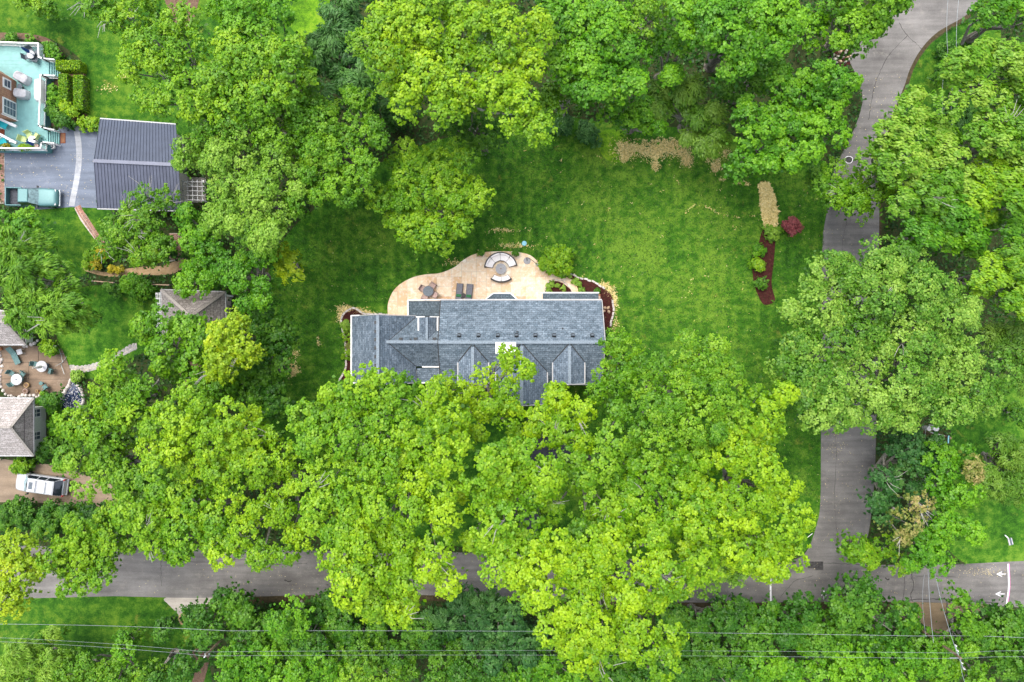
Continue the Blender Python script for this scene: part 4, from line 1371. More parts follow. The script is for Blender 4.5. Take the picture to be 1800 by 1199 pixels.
# brown aggregate patio with slabs
pat2 = thing("patio", "brown exposed aggregate patio with furniture at the left edge", "patio", P(60, 652, 0))
ap_ = w2(smooth([(0, 608), (60, 608), (104, 612), (112, 620), (122, 645), (126, 665), (118, 676), (108, 688), (96, 697), (60, 698), (20, 695), (4, 685), (0, 670), (-30, 660), (-60, 608)], 4))
OPEN.append(ap_)
M().prism(ap_, 0, .03).obj("joint_bed", "crack_tar", pat2)
for (xa, ya, xb, yb) in ((-60, 600, 68, 636.6), (68.6, 600, 140, 637.4), (-60, 637.2, 51, 665.6), (51.6, 638, 140, 666.2), (-60, 666.2, 51, 705), (51.6, 666.8, 140, 705)):
    a, b = P(xa, yb)[:2], P(xb, ya)[:2]
    pl = clip(ap_, a[0], a[1], b[0], b[1])
    if len(pl) > 2: M().prism(pl, .01, .055).obj("paving_slab", "aggregate_patio", pat2)
edging([(1, 612), (3, 630), (3, 650), (1, 668), (3, 682), (10, 692), (22, 697), (40, 696), (60, 696), (80, 697), (95, 697)], "rough pale stones edging the brown patio by the cottage", 0.38, 0.26, "stone_edging", .2, True)
edging([(42, 608), (52, 607), (62, 604), (66, 598)], "rough stones at the corner of the upper cottage", 0.4, 0.3, "stone_edging", .2, True)
pond_px = [(126, 668), (138, 676), (145, 690), (147, 705), (140, 715), (120, 722), (108, 724), (106, 712), (108, 700), (115, 688), (122, 677)]
pw_ = w2(smooth(pond_px, 4))
OPEN.append(pw_)
pond = thing("garden_pond", "netted blue garden pond with a rim of pale stones beside the brown patio", "pond", P(125, 695, 0))
M().sheet(pw_, 0.03).obj("water", "pond_water", pond)
m = M()
rp = random.Random(3)
for _ in range(150):
    a = rp.uniform(0, len(pond_px))
    q = (rp.uniform(106, 146), rp.uniform(668, 724))
    if inside(np.array([P(*q)[:2]]), pw_)[0]:
        x, y, _z = P(*q)
        an = rp.uniform(0, pi)
        m.box((x, y, .045), (rp.uniform(.1, .3), .05, .01), rz=an)
m.obj("pond_weed", "cover_fabric", pond, kind="stuff")
for i, (px, py) in enumerate(smooth(pond_px, 3)):
    x, y, _z = P(px, py)
    rock("rim_stone", "stone_edging", pond, x, y, 0, rp.uniform(.35, .6), rp.uniform(.3, .45), .22, rp.uniform(0, 3), i)

# flagstone walk curving from the patio to the pavilion
walk = thing("garden_walk", "curved grey flagstone walk crossing the small left lawn", "path", P(170, 645, 0))
wl = smooth([(124, 648), (145, 649), (165, 645), (185, 637), (205, 626), (225, 615), (240, 608)], 5, False)
wp = [(x, y - 5.5) for x, y in wl] + [(x + 1, y + 5.5) for x, y in wl[::-1]]
M().sheet(w2(wp), .014).obj("mortar", "mortar_sand", walk)
OPEN.append(w2(wp))
rs = random.Random(12)
wlw = w2(smooth([(124, 648), (145, 649), (165, 645), (185, 637), (205, 626), (225, 615), (240, 608)], 9, False))
for i in range(0, len(wlw) - 1, 3):
    for s in (-.24, .08, .28):
        a, b = wlw[i], wlw[i + 1]
        an = math.atan2(b[1] - a[1], b[0] - a[0])
        x, y = a[0] - sin(an) * s + rs.uniform(-.08, .08), a[1] + cos(an) * s
        rock("flagstone", "flagstone", walk, x, y, .0, rs.uniform(.3, .45), rs.uniform(.22, .34), .035, an + rs.uniform(-.3, .3), i)

# brick garden path: strips of soldier bricks joined, edge bricks single
bp = thing("brick_path", "narrow red brick path leaving the blue-grey drive beside the small lawn", "path", P(150, 395, 0))
pl = w2(smooth([(133, 365), (138, 375), (148, 390), (158, 405), (168, 420), (178, 432)], 8, False))
m = M(); mb = M()
acc = 0
L_ = [p for p in pl] + [p for p in w2([(x + 9, y - 4) for x, y in smooth([(133, 365), (138, 375), (148, 390), (158, 405), (168, 420), (178, 432)], 8, False)])][::-1]
mb.sheet(w2([(131, 366), (140, 363), (152, 378), (166, 400), (184, 428), (178, 436), (160, 412), (142, 388)]), .014).obj("sand_bed", "mortar_sand", bp)
n = 0
for (ax, ay), (bx, by) in zip(pl[:-1], pl[1:]):
    an = math.atan2(by - ay, bx - ax)
    l = math.hypot(bx - ax, by - ay)
    for k in range(max(1, int(l / .13))):
        f = k / max(1, int(l / .13))
        for s in (0.06, 0.30, .48):
            x, y = ax + (bx - ax) * f - sin(an) * s, ay + (by - ay) * f + cos(an) * s
            if n < 290:
                rock("brick", "brick_paver", bp, x, y, 0, .11, .20, .04, an, n, True)
            n += 1
OPEN.append(w2([(128, 364), (145, 361), (190, 428), (178, 440)]))
bt = thing("brick_terrace", "small worn red brick terrace between the garden trees at the left", "terrace", P(308, 432, 0))
M().sheet(w2([(298, 410), (318, 410), (322, 435), (332, 455), (298, 460), (296, 440)]), .014).obj("sand_bed", "mortar_sand", bt)
for j in range(20):
    for i in range(8):
        px, py = 298 + i * 3.6 + (j % 2) * 1.8, 412 + j * 2.3
        if px > 318 + max(0, (py - 420) * .35): continue
        x, y, _z = P(px, py)
        rock("brick", "brick_paver", bt, x, y, 0, .20, .115, .04 + random.uniform(0, .01), 0, i, True)
OPEN.append(w2([(290, 405), (325, 405), (340, 460), (290, 465)]))
bt = thing("brick_path", "straight brick strip along the left side of the blue-grey drive", "path", P(3, 310, 0))
M().sheet(w2([(-40, 268), (8, 268), (8, 358), (-40, 358)]), .012).obj("sand_bed", "mortar_sand", bt)
for j in range(38):
    for i in range(3):
        x, y, _z = P(-1 + i * 3.4, 270 + j * 2.3)
        rock("brick", "brick_paver", bt, x, y, 0, .19, .12, .035, 0, i, True)
bt = thing("brick_path", "short pink brick path between the clipped hedges by the deck", "path", P(120, 128, 0))
M().sheet(w2([(106, 122), (148, 124), (148, 134), (132, 134), (133, 222), (127, 222), (126, 133), (106, 132)]), .016).obj("sand_bed", "path_dirt", bt)
for j in range(3):
    for i in range(11):
        x, y, _z = P(108 + i * 3.6 + (j % 2) * 1.8, 125 + j * 3)
        rock("brick", "brick_paver", bt, x, y, 0, .19, .15, .035, 0, i, True)

# river boulders by the side road
bo = thing("boulder_pile", "heap of rounded river boulders beside the bend of the side road", "rocks", P(1483, 90, 0))
rb = random.Random(5)
spots = [(1498, 80, 7, 0), (1490, 82, 6, 0), (1501, 88, 4, 0), (1487, 90, 4, 0), (1493, 92, 4, 0), (1475, 93, 6, 1), (1484, 95, 6, 0), (1491, 99, 6, 1), (1464, 98, 6, 0), (1472, 101, 6, 0), (1480, 103, 3, 0), (1487, 103, 3, 1), (1466, 106, 7, 0), (1476, 109, 6, 1), (1490, 106, 5, 0), (1458, 105, 5, 0), (1455, 112, 5, 0), (1450, 118, 5, 1), (1452, 124, 4, 0), (1468, 112, 5, 0), (1484, 111, 4, 0), (1461, 117, 5, 0)]
for i, (x, y, s, k) in enumerate(spots):
    a = P(x, y)
    rock("boulder", "boulder_tan" if k else "boulder", bo, a[0], a[1], 0, s * .075, s * .065, .28 + .2 * rb.random(), rb.uniform(0, 3), i)
M().sheet(w2(smooth([(1500, 72), (1508, 90), (1497, 112), (1470, 122), (1446, 130), (1448, 112), (1465, 92), (1485, 76)], 4)), .012).obj("soil", "mulch", bo)
for i, (x, y) in enumerate(((1061, 547), (1069, 541), (1070, 548), (1063, 541))):
    a = P(x, y)
    if i == 0: b2 = thing("boulder_pile", "few tan rocks in the mulch right of the house", "rocks", (a[0], a[1], 0))
    rock("boulder", "boulder_tan", b2, a[0], a[1], .04, .45, .32, .2, i, i)
# ------------------------------------------------------------------ turquoise deck and brick house, top left
DZ = 0.9
deck = thing("deck", "large turquoise painted timber deck with white railings around a brick house", "deck", P(50, 170, 0))
deck_px = [(-60, 77), (78, 82), (78, 106), (86, 108), (86, 137), (82, 138), (80, 226), (84, 228), (84, 254), (82, 266), (-60, 264)]
dpoly = w2(deck_px, DZ)
OPEN.append(w2(deck_px))
M().prism(dpoly, 0.05, DZ - 0.06).obj("frame", "turquoise_dark", deck)
m = M()
bw = 0.15
y0_, y1_ = Y(139, DZ), Y(77, DZ)
yy = y0_
while yy < y1_:        # upper part: boards run left to right
    pl = clip(dpoly, X(-60, DZ), yy + .006, X(90, DZ), yy + bw - .006)
    if len(pl) > 2: m.prism(pl, DZ - .05, DZ + random.uniform(-.004, .004))
    yy += bw
xx = X(-60, DZ)
while xx < X(90, DZ):  # lower part: boards run away from the steps
    pl = clip(dpoly, xx + .006, Y(266, DZ), xx + bw - .006, y0_ - .004)
    if len(pl) > 2: m.prism(pl, DZ - .05, DZ + random.uniform(-.004, .004))
    xx += bw
m.obj("deck_boards", "turquoise_deck", deck, kind="stuff")


def steps(x0, x1, ya, yb, n, dark_gap=True):
    for i in range(n):
        xa = x0 + (x1 - x0) * i / n
        xb = x0 + (x1 - x0) * (i + 1) / n
        z = DZ - (i + 1) * DZ / (n + 1)
        a, b = P(xa + (.9 if dark_gap else .3), yb, z), P(xb, ya, z)
        M().box(((a[0] + b[0]) / 2, (a[1] + b[1]) / 2, z - .03), (b[0] - a[0], abs(b[1] - a[1]), .06)).obj("step", "turquoise_deck", deck)
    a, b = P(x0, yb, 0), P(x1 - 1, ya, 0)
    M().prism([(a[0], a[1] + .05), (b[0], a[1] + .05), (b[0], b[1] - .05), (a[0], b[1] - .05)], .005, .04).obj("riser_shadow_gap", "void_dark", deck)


steps(86.5, 106, 109, 136, 5)
steps(84.5, 104, 229, 253, 5)


def railing(pts, h=0.95, z0=DZ, w=0.13, zs=None, bal=True):
    p = [np.array(P(x, y, (zs[i] if zs else z0))) for i, (x, y) in enumerate(pts)]
    m = M()
    for i, (a, b) in enumerate(zip(p[:-1], p[1:])):
        bar(a + (0, 0, h), b + (0, 0, h), w, 0.05, "white_paint", "handrail", deck)
        bar(a + (0, 0, .12), b + (0, 0, .12), .06, 0.06, "white_paint", "bottom_rail", deck)
        l = np.linalg.norm(b - a)
        n = int(l / .13)
        for k in range(1, n):
            q = a + (b - a) * k / n
            m.box((q[0], q[1], q[2] + h / 2 + .03), (.04, .04, h - .1))
    for q in p:
        M().box((q[0], q[1], q[2] + h / 2), (.12, .12, h + .1)).obj("rail_post", "white_paint", deck)
    m.obj("balusters", "white_paint", deck, kind="stuff")


railing([(-60, 79), (0, 80), (40, 82), (78, 83), (79, 107), (86, 109)])
railing([(86, 109), (106, 111)], zs=[.9, .3])
railing([(106, 139), (86, 138)], zs=[.3, .9])
railing([(86, 138), (82, 138), (81, 182), (79, 226)])
railing([(79, 226), (85, 229)])
railing([(85, 229), (105, 233)], zs=[.9, .2])
railing([(105, 256), (84, 254)], zs=[.2, .9])
railing([(84, 254), (82, 265), (35, 265), (-30, 264)])

bh = thing("brick_house", "tall red-brown brick house corner rising from the turquoise deck", "house", P(29, 180, 0))
bx1, by0, by1 = X(29, DZ), Y(214, DZ), Y(143, DZ)
M().prism([(bx1, by0), (bx1, by1), (bx1 - 3.4, by1 + 2.2), (bx1 - 14, by1 + 2.2), (bx1 - 14, by0)], .01, 6.2).obj("wall", "brick_wall", bh)
M().prism([(bx1 + .4, by0 - .4), (bx1 + .4, by1 + .4), (bx1 - 3.4, by1 + 2.6), (bx1 - 14, by1 + 2.6), (bx1 - 14, by0 - .4)], 6.2, 6.4).obj("roof", "slate_table", bh)


def wall_window(yc, zc, wd, hh, cols, rows, name="window"):
    f = M().box((bx1 + .03, yc, zc), (.1, wd, hh)).obj(name, "white_paint", bh)
    pw, ph = (wd - .24) / cols, (hh - .24) / rows
    for i in range(cols):
        for j in range(rows):
            M().box((bx1 + .085, yc - wd / 2 + .12 + pw * (i + .5), zc - hh / 2 + .12 + ph * (j + .5)), (.02, pw - .07, ph - .07)).obj("pane", "window_glass", f)


wall_window(Y(196, DZ), 1.95, 1.7, 1.9, 2, 4, "door")
wall_window(Y(156, DZ), 2.3, 1.0, 1.1, 1, 2)
# porch beams of the side entrance
for (a, b) in (((-8, 206), (28, 222)), ((-8, 232), (28, 251))):
    bar(P(a[0], a[1], 2.0), P(b[0], b[1], DZ + .8), .24, .18, "white_paint", "porch_beam", bh)
    q = P(b[0], b[1], DZ)
    M().box((q[0], q[1], DZ + .4), (.26, .26, .8)).obj("porch_post", "white_paint", bh)
bar(P(0, 199, 3.1), P(31, 212, DZ + .9), .08, .1, "white_paint", "porch_trim", bh)


def four_legs(t, mat, hx, hy, z0, z1, r=.02):
    for sx in (-1, 1):
        for sy in (-1, 1):
            M().tube([(sx * hx, sy * hy, z0), (sx * hx * .95, sy * hy * .95, z1)], r, 5).obj("leg", mat, t)


def chair(name, label, cat, seat_mat, leg_mat, w=.52, group=None, arms=True, mesh_back=True):
    t = thing(name, label, cat, (0, 0, 0), group)
    M().box((0, 0, .43), (w, w, .06)).obj("seat", seat_mat, t, bev=.015)
    M().box((-w * .5, 0, .68), (.05, w, .5), ry=-.18).obj("backrest", seat_mat, t, bev=.015)
    four_legs(t, leg_mat, w * .46, w * .46, 0, .42)
    if arms:
        for s in (-1, 1):
            M().tube([(-w * .5, s * w * .54, .64), (w * .42, s * w * .54, .62), (w * .46, s * w * .54, .4)], .018, 5).obj("armrest", leg_mat, t)
    return t


def put(t, px, py, z, rz, label=None):
    t.location = (*P(px, py, z + .55)[:2], z)
    t.rotation_euler = (0, 0, rz)
    if label: t["label"] = label
    return t


def round_table(name, label, r, h, mat, leg_mat, pedestal=False, group=None):
    t = thing(name, label, "table", (0, 0, 0), group)
    M().cyl(0, 0, h - .04, h, r, n=28).obj("tabletop", mat, t)
    M().cyl(0, 0, h - .055, h - .04, r * 1.02, n=28).obj("rim", leg_mat, t)
    M().cyl(0, 0, 0, h - .055, .04, n=8).obj("pedestal", leg_mat, t)
    M().cyl(0, 0, 0, .03, r * .45, n=16).obj("foot", leg_mat, t)
    return t


def closed_umbrella(label, base, tip, mat, zb, zt, pole="white_paint"):
    t = thing("parasol", label, "parasol", P(*base, zb), "closed parasols")
    a, b = np.array(P(*base, zb)), np.array(P(*tip, zt))
    M().tube([a, b + (b - a) * .03], .03, 6).obj("pole", pole, t)
    M().tube([a + (b - a) * f for f in (.38, .46, .6, .8, .97)], [.05, .17, .16, .12, .04], 8).obj("canopy", mat, t)
    M().cyl(a[0], a[1], zb, zb + .08, .25, n=16).obj("foot", "slate_table", t)
    return t


# upper deck dining set (parasol closed and leaning)
tb = round_table("patio_table", "small glass topped table between four grey chairs on the deck corner", .42, .72, "window_glass", "black_metal")
put(tb, 56, 97, DZ, 0)
c0 = chair("deck_chair", "grey mesh chair left of the table on the upper deck corner", "chair", "slate_table", "black_metal", .55, "chairs around the upper deck table")
put(c0, 46, 99, DZ, 0.2)
put(copy_tree(c0, (0, 0, 0), 0), 60, 104, DZ, 1.3, "grey mesh chair below the table on the upper deck corner")
put(copy_tree(c0, (0, 0, 0), 0), 52, 88, DZ, -1.2, "grey mesh chair above the table, beside the blue parasol")
put(copy_tree(c0, (0, 0, 0), 0), 64, 91, DZ, -2.5, "grey mesh chair right of the table nearest the railing corner")
closed_umbrella("closed blue parasol over the table on the upper deck corner", (60, 97.5), (36, 82), "blue_fabric", DZ, DZ + 2.7)


def covered(label, px, py, sx, sy, h, rz, mat="cover_fabric", name="covered_chair", cat="covered chair", back=True):
    t = thing(name, label, cat, P(px, py, DZ), "covered furniture on the deck", rz)
    t.rotation_euler = (0, 0, 0)
    ox, oy, _ = P(px, py, DZ + .55)
    m = M()
    r = random.Random(int(px * 7 + py))
    n = 14
    prof = [(0, 1.06), (h * .55, 1.0), (h * .93, .93), (h, .8)]
    rings = []
    for z, k in prof:
        ring = []
        for i in range(n):
            a = 2 * pi * i / n
            cx, cy = cos(a), sin(a)
            s = 1 / max(abs(cx), abs(cy)) ** .85
            x, y = cx * s * sx / 2 * k * r.uniform(.97, 1.03), cy * s * sy / 2 * k * r.uniform(.97, 1.03)
            zz = z - (.22 * h if (back and z > h * .5 and x > 0) else 0)
            ring.append((ox + x * cos(rz) - y * sin(rz), oy + x * sin(rz) + y * cos(rz), DZ + max(zz, 0)))
        rings.append(ring)
    for q in rings: m.v += q
    for j in range(3):
        for i in range(n):
            m.f.append((j * n + i, j * n + (i + 1) % n, (j + 1) * n + (i + 1) % n, (j + 1) * n + i))
    m.f.append(tuple(3 * n + i for i in range(n)))
    m.obj("cover", mat, t, bev=0.03)
    m = M()
    for (a, b) in ((-.42, .42), (.42, .42), (-.42, -.42), (.42, -.42)):
        x, y = a * sx, b * sy
        m.cyl(ox + x * cos(rz) - y * sin(rz), oy + x * sin(rz) + y * cos(rz), DZ, DZ + .1, .04, n=6)
    m.obj("feet", "black_metal", t)
    return t


covered("upper armchair under a pale grey cover against the brick wall", 37, 136, 1.45, .95, .85, -.5)
covered("lower armchair under a pale grey cover against the brick wall", 36, 164, 1.3, .95, .85, -.08)
covered("long narrow bench under a white cover along the deck railing", 67, 158, .7, 2.3, .75, 0, "cream_cushion", "covered_bench", "covered bench", False)
put(round_table("side_table", "small round dark side table between the two covered armchairs", .26, .5, "slate_table", "black_metal"), 34, 151, DZ, 0)
# lower deck set
tb = round_table("patio_table", "small white patio table beside pale green chairs on the lower deck", .38, .7, "cream_cushion", "white_paint")
put(tb, 58, 246, DZ, 0)
g0_ = chair("patio_chair", "pale green patio chair above the small white table on the lower deck", "chair", "lime_fabric", "patina_teal", .6, "pale green chairs on the lower deck")
put(g0_, 50, 237, DZ, -1.2)
put(copy_tree(g0_, (0, 0, 0), 0), 40, 244, DZ, -.3, "leftmost pale green patio chair on the lower deck")
put(copy_tree(g0_, (0, 0, 0), 0), 63, 239, DZ, 2.6, "pale green patio chair nearest the lower deck steps")
closed_umbrella("closed blue parasol leaning near the lower deck planter", (66, 257), (46, 249), "blue_fabric", DZ, DZ + 2.4)
w_ = chair("lounge_chair", "upper bright turquoise cushioned chair on the brick house porch", "chair", "teal_fabric", "white_paint", .8, "turquoise porch chairs")
put(w_, 5, 218, DZ, -.5)
put(copy_tree(w_, (0, 0, 0), 0), 3, 250, DZ, .5, "lower bright turquoise cushioned chair on the brick house porch")
t = thing("doormat", "small brown doormat between the turquoise porch chairs", "doormat", P(4, 233, DZ))
a = P(4, 233, DZ)
M().box((a[0], a[1], DZ + .02), (.5, .7, .03)).obj("mat", "rust_mat", t)
t = thing("doormat", "rust coloured doormat on the drive below the deck steps", "doormat", P(111, 243, 0))
a = P(111, 243)
M().box((a[0], a[1], .03), (.52, 1.08, .03)).obj("mat", "rust_mat", t)
M().box((a[0], a[1], .047), (.40, .94, .006)).obj("inset", "rust_brown", t)
# planter boxes and pots
for (x0_, x1_, lab, fol_) in ((36, 60, "planter box with yellow-green plants along the lower deck railing", 'lime'), (-4, 20, "planter box with yellow flowers at the left end of the lower deck railing", 'mid')):
    t = thing("planter_box", lab, "planter", P((x0_ + x1_) / 2, 259, DZ), "planter boxes on the deck")
    a, b = P(x0_, 261.5, DZ), P(x1_, 257, DZ)
    M().box(((a[0] + b[0]) / 2, (a[1] + b[1]) / 2, DZ + .15), (b[0] - a[0], abs(b[1] - a[1]), .3)).obj("box", "rust_brown", t)
    crown("plants", t, [(x0_ + i * 3.5 + 2, 259, 2.4) for i in range(int((x1_ - x0_) / 3.5))], 1.45, 'small', fol_, int(x1_))
t = thing("flower_pot", "bright yellow flowers in the left deck planter", "flowers", P(11, 256, DZ + .3))
crown("flowers", t, [(11, 256, 4)], 1.6, 'small', 'golden', 71)
M().cyl(*P(11, 256)[:2], DZ, DZ + .3, .16, .2).obj("pot", "terracotta", t)
t = thing("kettle_pot", "dusky round pot standing beside the lower deck parasol", "pot", P(65, 257, DZ))
t.location = P(67, 258, DZ)
m = M()
m.cyl(*P(67, 258, DZ)[:2], DZ, DZ + .35, .2, .26, 14)
m.obj("pot", "pink_pot", t)
t = thing("street_lamp", "thin black hooked lamp post leaning over the lower deck steps", "lamp post", P(83, 257, 0))
M().tube([P(85, 258, 0), P(83.5, 257, 1.3), P(78, 255, 1.9), P(66, 249, 2.5), P(60, 245, 2.45)], [.05, .04, .035, .03, .03], 6).obj("post", "black_metal", t)
M().cyl(*P(60, 245, 2.3)[:2], 2.25, 2.45, .12, .04, 10).obj("lamp_shade", "black_metal", t)
t = thing("garden_pot", "white ringed round pot at the foot of the lower deck steps", "pot", P(95, 259, 0))
a = P(95, 259)
M().cyl(a[0], a[1], 0, .35, .2, .28, 18).obj("pot", "white_paint", t)
M().cyl(a[0], a[1], .3, .36, .17, .17, 14).obj("soil", "black_metal", t)
M().cyl(a[0], a[1], .36, .48, .08, .06, 10).obj("plant_stub", "white_paint", t)

# ------------------------------------------------------------------ central patio furniture
t = round_table("patio_table", "dark slate round table ringed by four chairs on the cream patio", .54, .74, "slate_table", "black_metal")
put(t, 753, 512, .06, 0)
M().cyl(0, 0, .74, .78, .1, n=10).obj("centre_bowl", "green_fabric", t)
pc = chair("patio_chair", "sling chair at the upper right of the dark round patio table", "chair", "pink_pot", "dark_wicker", .6, "sling chairs at the dark round table")
for i, (x, y, a, lb) in enumerate(((760, 502.5, pi * .3, None), (743, 507.5, pi * .83, "sling chair at the upper left of the dark round patio table"),
                                   (747, 522.5, -pi * .68, "sling chair at the lower left of the dark round patio table"), (763.5, 518, -pi * .14, "sling chair at the lower right of the dark round patio table"))):
    q = pc if i == 0 else copy_tree(pc, (0, 0, 0), 0, lb)
    put(q, x, y, .06, a + pi)
lo = thing("sun_lounger", "left grey sun lounger with a green headrest cushion on the cream patio", "sun lounger", (0, 0, 0), "grey sun loungers on the patio")
M().box((0, .28, .32), (.62, 1.15, .1)).obj("mattress", "grey_cushion", lo, bev=.02)
M().box((0, -.52, .48), (.62, .62, .1), rx=-.5).obj("backrest", "grey_cushion", lo, bev=.02)
M().box((0, -.42, .52), (.5, .3, .12), rx=-.5).obj("cushion", "green_fabric", lo, bev=.03)
M().box((0, 0, .24), (.7, 1.75, .06)).obj("frame", "dark_wicker", lo)
four_legs(lo, "dark_wicker", .3, .78, 0, .22, .03)
put(lo, 807, 512.5, .06, -.1)
put(copy_tree(lo, (0, 0, 0), 0), 824.5, 513.5, .06, -.1, "right grey sun lounger with a green headrest cushion on the cream patio")
put(round_table("side_table", "round dark wicker side table between the two sun loungers", .25, .45, "dark_wicker", "dark_wicker"), 814.5, 519.5, .06, 0)


def curved_sofa(label, cx, cy, r0, r1, a0, a1, nseg):
    t = thing("curved_sofa", label, "sofa", P(cx, cy, .06), "curved cream sofas round the grey table")
    x, y, _ = P(cx, cy, .3)
    da = (a1 - a0) / nseg
    M().arc(x, y, r0, r1 + .05, a0 - .02, a1 + .02, .12, .32, 24).obj("frame", "dark_wicker", t)
    M().arc(x, y, r1 + .02, r1 + .14, a0 - .04, a1 + .04, .1, .72, 24).obj("backrest", "dark_wicker", t)
    for i in range(nseg):
        M().arc(x, y, r0 + .03, r1 - .12, a0 + da * i + .012, a0 + da * (i + 1) - .012, .322, .46, 8).obj("seat_cushion", "cream_cushion", t, bev=.025)
        M().arc(x, y, r1 - .13, r1 + .01, a0 + da * i + .02, a0 + da * (i + 1) - .02, .34, .74, 8).obj("back_cushion", "cream_cushion", t, bev=.03)
    for i in range(nseg + 1):
        a = a0 + da * i
        M().cyl(x + (r1 - .1) * cos(a), y + (r1 - .1) * sin(a), .06, .13, .04, n=6).obj("foot", "dark_wicker", t)
    return t


curved_sofa("large curved cream cushioned sofa behind the grey fire table", 880.5, 473, .86, 1.62, radians(14), radians(172), 4)
curved_sofa("small curved cream cushioned bench facing the large curved sofa", 881, 466, 1.22, 1.72, radians(235), radians(305), 2)
ft = thing("fire_table", "round grey stone fire table in front of the curved cream sofa", "fire pit", P(880.5, 472.5, .06))
a = P(880.5, 472.5, .5)
M().cyl(a[0], a[1], .06, .5, .42, .46, 24).obj("base", "dark_wicker", ft)
M().cyl(a[0], a[1], .5, .56, .56, n=32).obj("tabletop", "grey_table", ft)
M().cyl(a[0], a[1], .56, .575, .07, n=10).obj("burner_cap", "rust_brown", ft)
um = thing("parasol_stand", "empty grey parasol base with a long curved arm at the patio edge", "parasol base", P(927, 458.5, .06))
a = P(926.5, 458.5, .06)
M().cyl(a[0], a[1], .06, .16, .40, .37, 8).obj("base", "grey_table", um)
M().cyl(a[0], a[1] + .05, .16, .34, .06, n=8).obj("socket", "black_metal", um)
M().tube([(a[0], a[1] + .1, .3), P(925, 453.5, 1.0), P(930, 454, 1.8), P(938, 459.5, 2.2), P(943, 464.5, 2.25)], .03, 6).obj("arm", "dark_wicker", um)
m = M()
hx_, hy_, hz_ = P(944, 465, 2.2)
for k in range(5):
    m.tube([(hx_, hy_, 2.2), (hx_ + .22 * cos(k * 1.25), hy_ + .22 * sin(k * 1.25), 1.9)], .025, 4)
m.obj("folded_ribs", "grey_white", um)
t = thing("tank_lid", "round pale blue lid set in the lawn above the patio", "lid", P(921.5, 428, 0))
a = P(921.5, 428)
M().cyl(a[0], a[1], 0, .10, .27, .25, 20).obj("lid", "pale_blue_plastic", t)
M().box((a[0], a[1], .115), (.2, .04, .03)).obj("handle", "pale_blue_plastic", t)
for x, y, lb in ((846, 446.5, "potted green plant on the upper left edge of the cream patio"), (906, 444.5, "potted green plant on the top edge of the cream patio")):
    t = thing("potted_plant", lb, "potted plant", P(x, y, .06), "potted plants on the patio edge")
    a = P(x, y, .06)
    M().cyl(a[0], a[1], .06, .4, .15, .22, 12).obj("pot", "terracotta" if x > 900 else "cover_fabric", t)
    crown("foliage", t, [(x, y, 4.2), (x + 2, y - 2.5, 3)], .95, 'small', 'mid', int(x))

# ------------------------------------------------------------------ left patio furniture
ta = round_table("patio_table", "white round patio table with three teal chairs near the lower cottage", .58, .74, "cover_fabric", "patina_teal")
M().cyl(0, 0, .74, .80, .05, n=8).obj("umbrella_socket", "slate_table", ta)
put(ta, 31, 667, .055, 0)
put(copy_tree(ta, (0, 0, 0), 0), 75, 644, .055, 0, "white round patio table in the middle of the brown patio")
tc = chair("patio_chair", "teal metal chair at the upper left of the lower white table", "chair", "patina_teal", "patina_teal", .5, "teal chairs on the brown patio")
put(tc, 19, 656, .055, -.6)
for x, y, a, lb in ((38.5, 657, -2.2, "teal metal chair at the upper right of the lower white table"), (21, 674, .7, "teal metal chair at the lower left of the lower white table"),
                    (61, 640, -.2, "teal metal chair left of the middle white table"), (88, 652.5, 2.9, "slim blue-grey chair at the lower right of the middle white table"),
                    (78, 681, 2.2, "teal metal chair standing alone by the green potted plant")):
    put(copy_tree(tc, (0, 0, 0), 0), x, y, .055, a, lb)
closed_umbrella("closed white parasol lying across the middle white table", (83, 643), (58, 647), "cream_cushion", .06, 2.5)
lg = thing("sun_lounger", "long teal sun lounger in the upper left corner of the brown patio", "sun lounger", (0, 0, 0))
M().box((0, .25, .32), (.6, 1.2, .05)).obj("seat", "patina_teal", lg)
M().box((0, -.7, .5), (.6, .8, .05), rx=-.55).obj("backrest", "patina_teal", lg)
four_legs(lg, "patina_teal", .27, .7, 0, .3, .025)
put(lg, 23, 627, .055, pi + .45)
t = thing("side_table", "square white side table beside the teal sun lounger", "table", (0, 0, 0))
M().box((0, 0, .45), (.55, .55, .05)).obj("tabletop", "cover_fabric", t)
four_legs(t, "white_paint", .22, .22, 0, .43)
put(t, 33, 618.5, .055, .3)
put(round_table("stool", "round teal stool left of the lone teal chair", .2, .42, "patina_teal", "patina_teal"), 70, 674, .055, 0)
for x, y, r_, mt, lb in ((50, 676.5, .26, "sand_pot", "round straw yellow pot on the brown patio"), (48, 687, .25, "pink_pot", "round dusty pink pot near the stone edge of the brown patio"),
                         (68, 687, .15, "sand_pot", "tiny yellow pot beside the green potted plant"), (3, 613, .2, "terracotta", "terracotta pot in the corner by the upper cottage"),
                         (99, 609, .14, "white_paint", "small white pot beside the round patio bush")):
    t = thing("flower_pot", lb, "pot", P(x, y, .055), "pots on the brown patio")
    a = P(x, y, .055)
    M().cyl(a[0], a[1], .055, .4, r_ * .75, r_, 18).obj("pot", mt, t)
    M().cyl(a[0], a[1], .38, .41, r_ * .8, n=14).obj("soil", "mulch_brown" if "mulch_brown" in MATS else mt, t)
t = thing("potted_plant", "bright green plant in a pot by the lower edge of the brown patio", "potted plant", P(76, 691, .055))
a = P(76, 691)
M().cyl(a[0], a[1], .055, .35, .15, .22, 12).obj("pot", "terracotta", t)
crown("foliage", t, [(76, 691, 5)], .9, 'small', 'bright', 33)
t = thing("hammock_stand", "thin white metal hammock stand at the right edge of the brown patio", "stand", P(110, 638, 0))
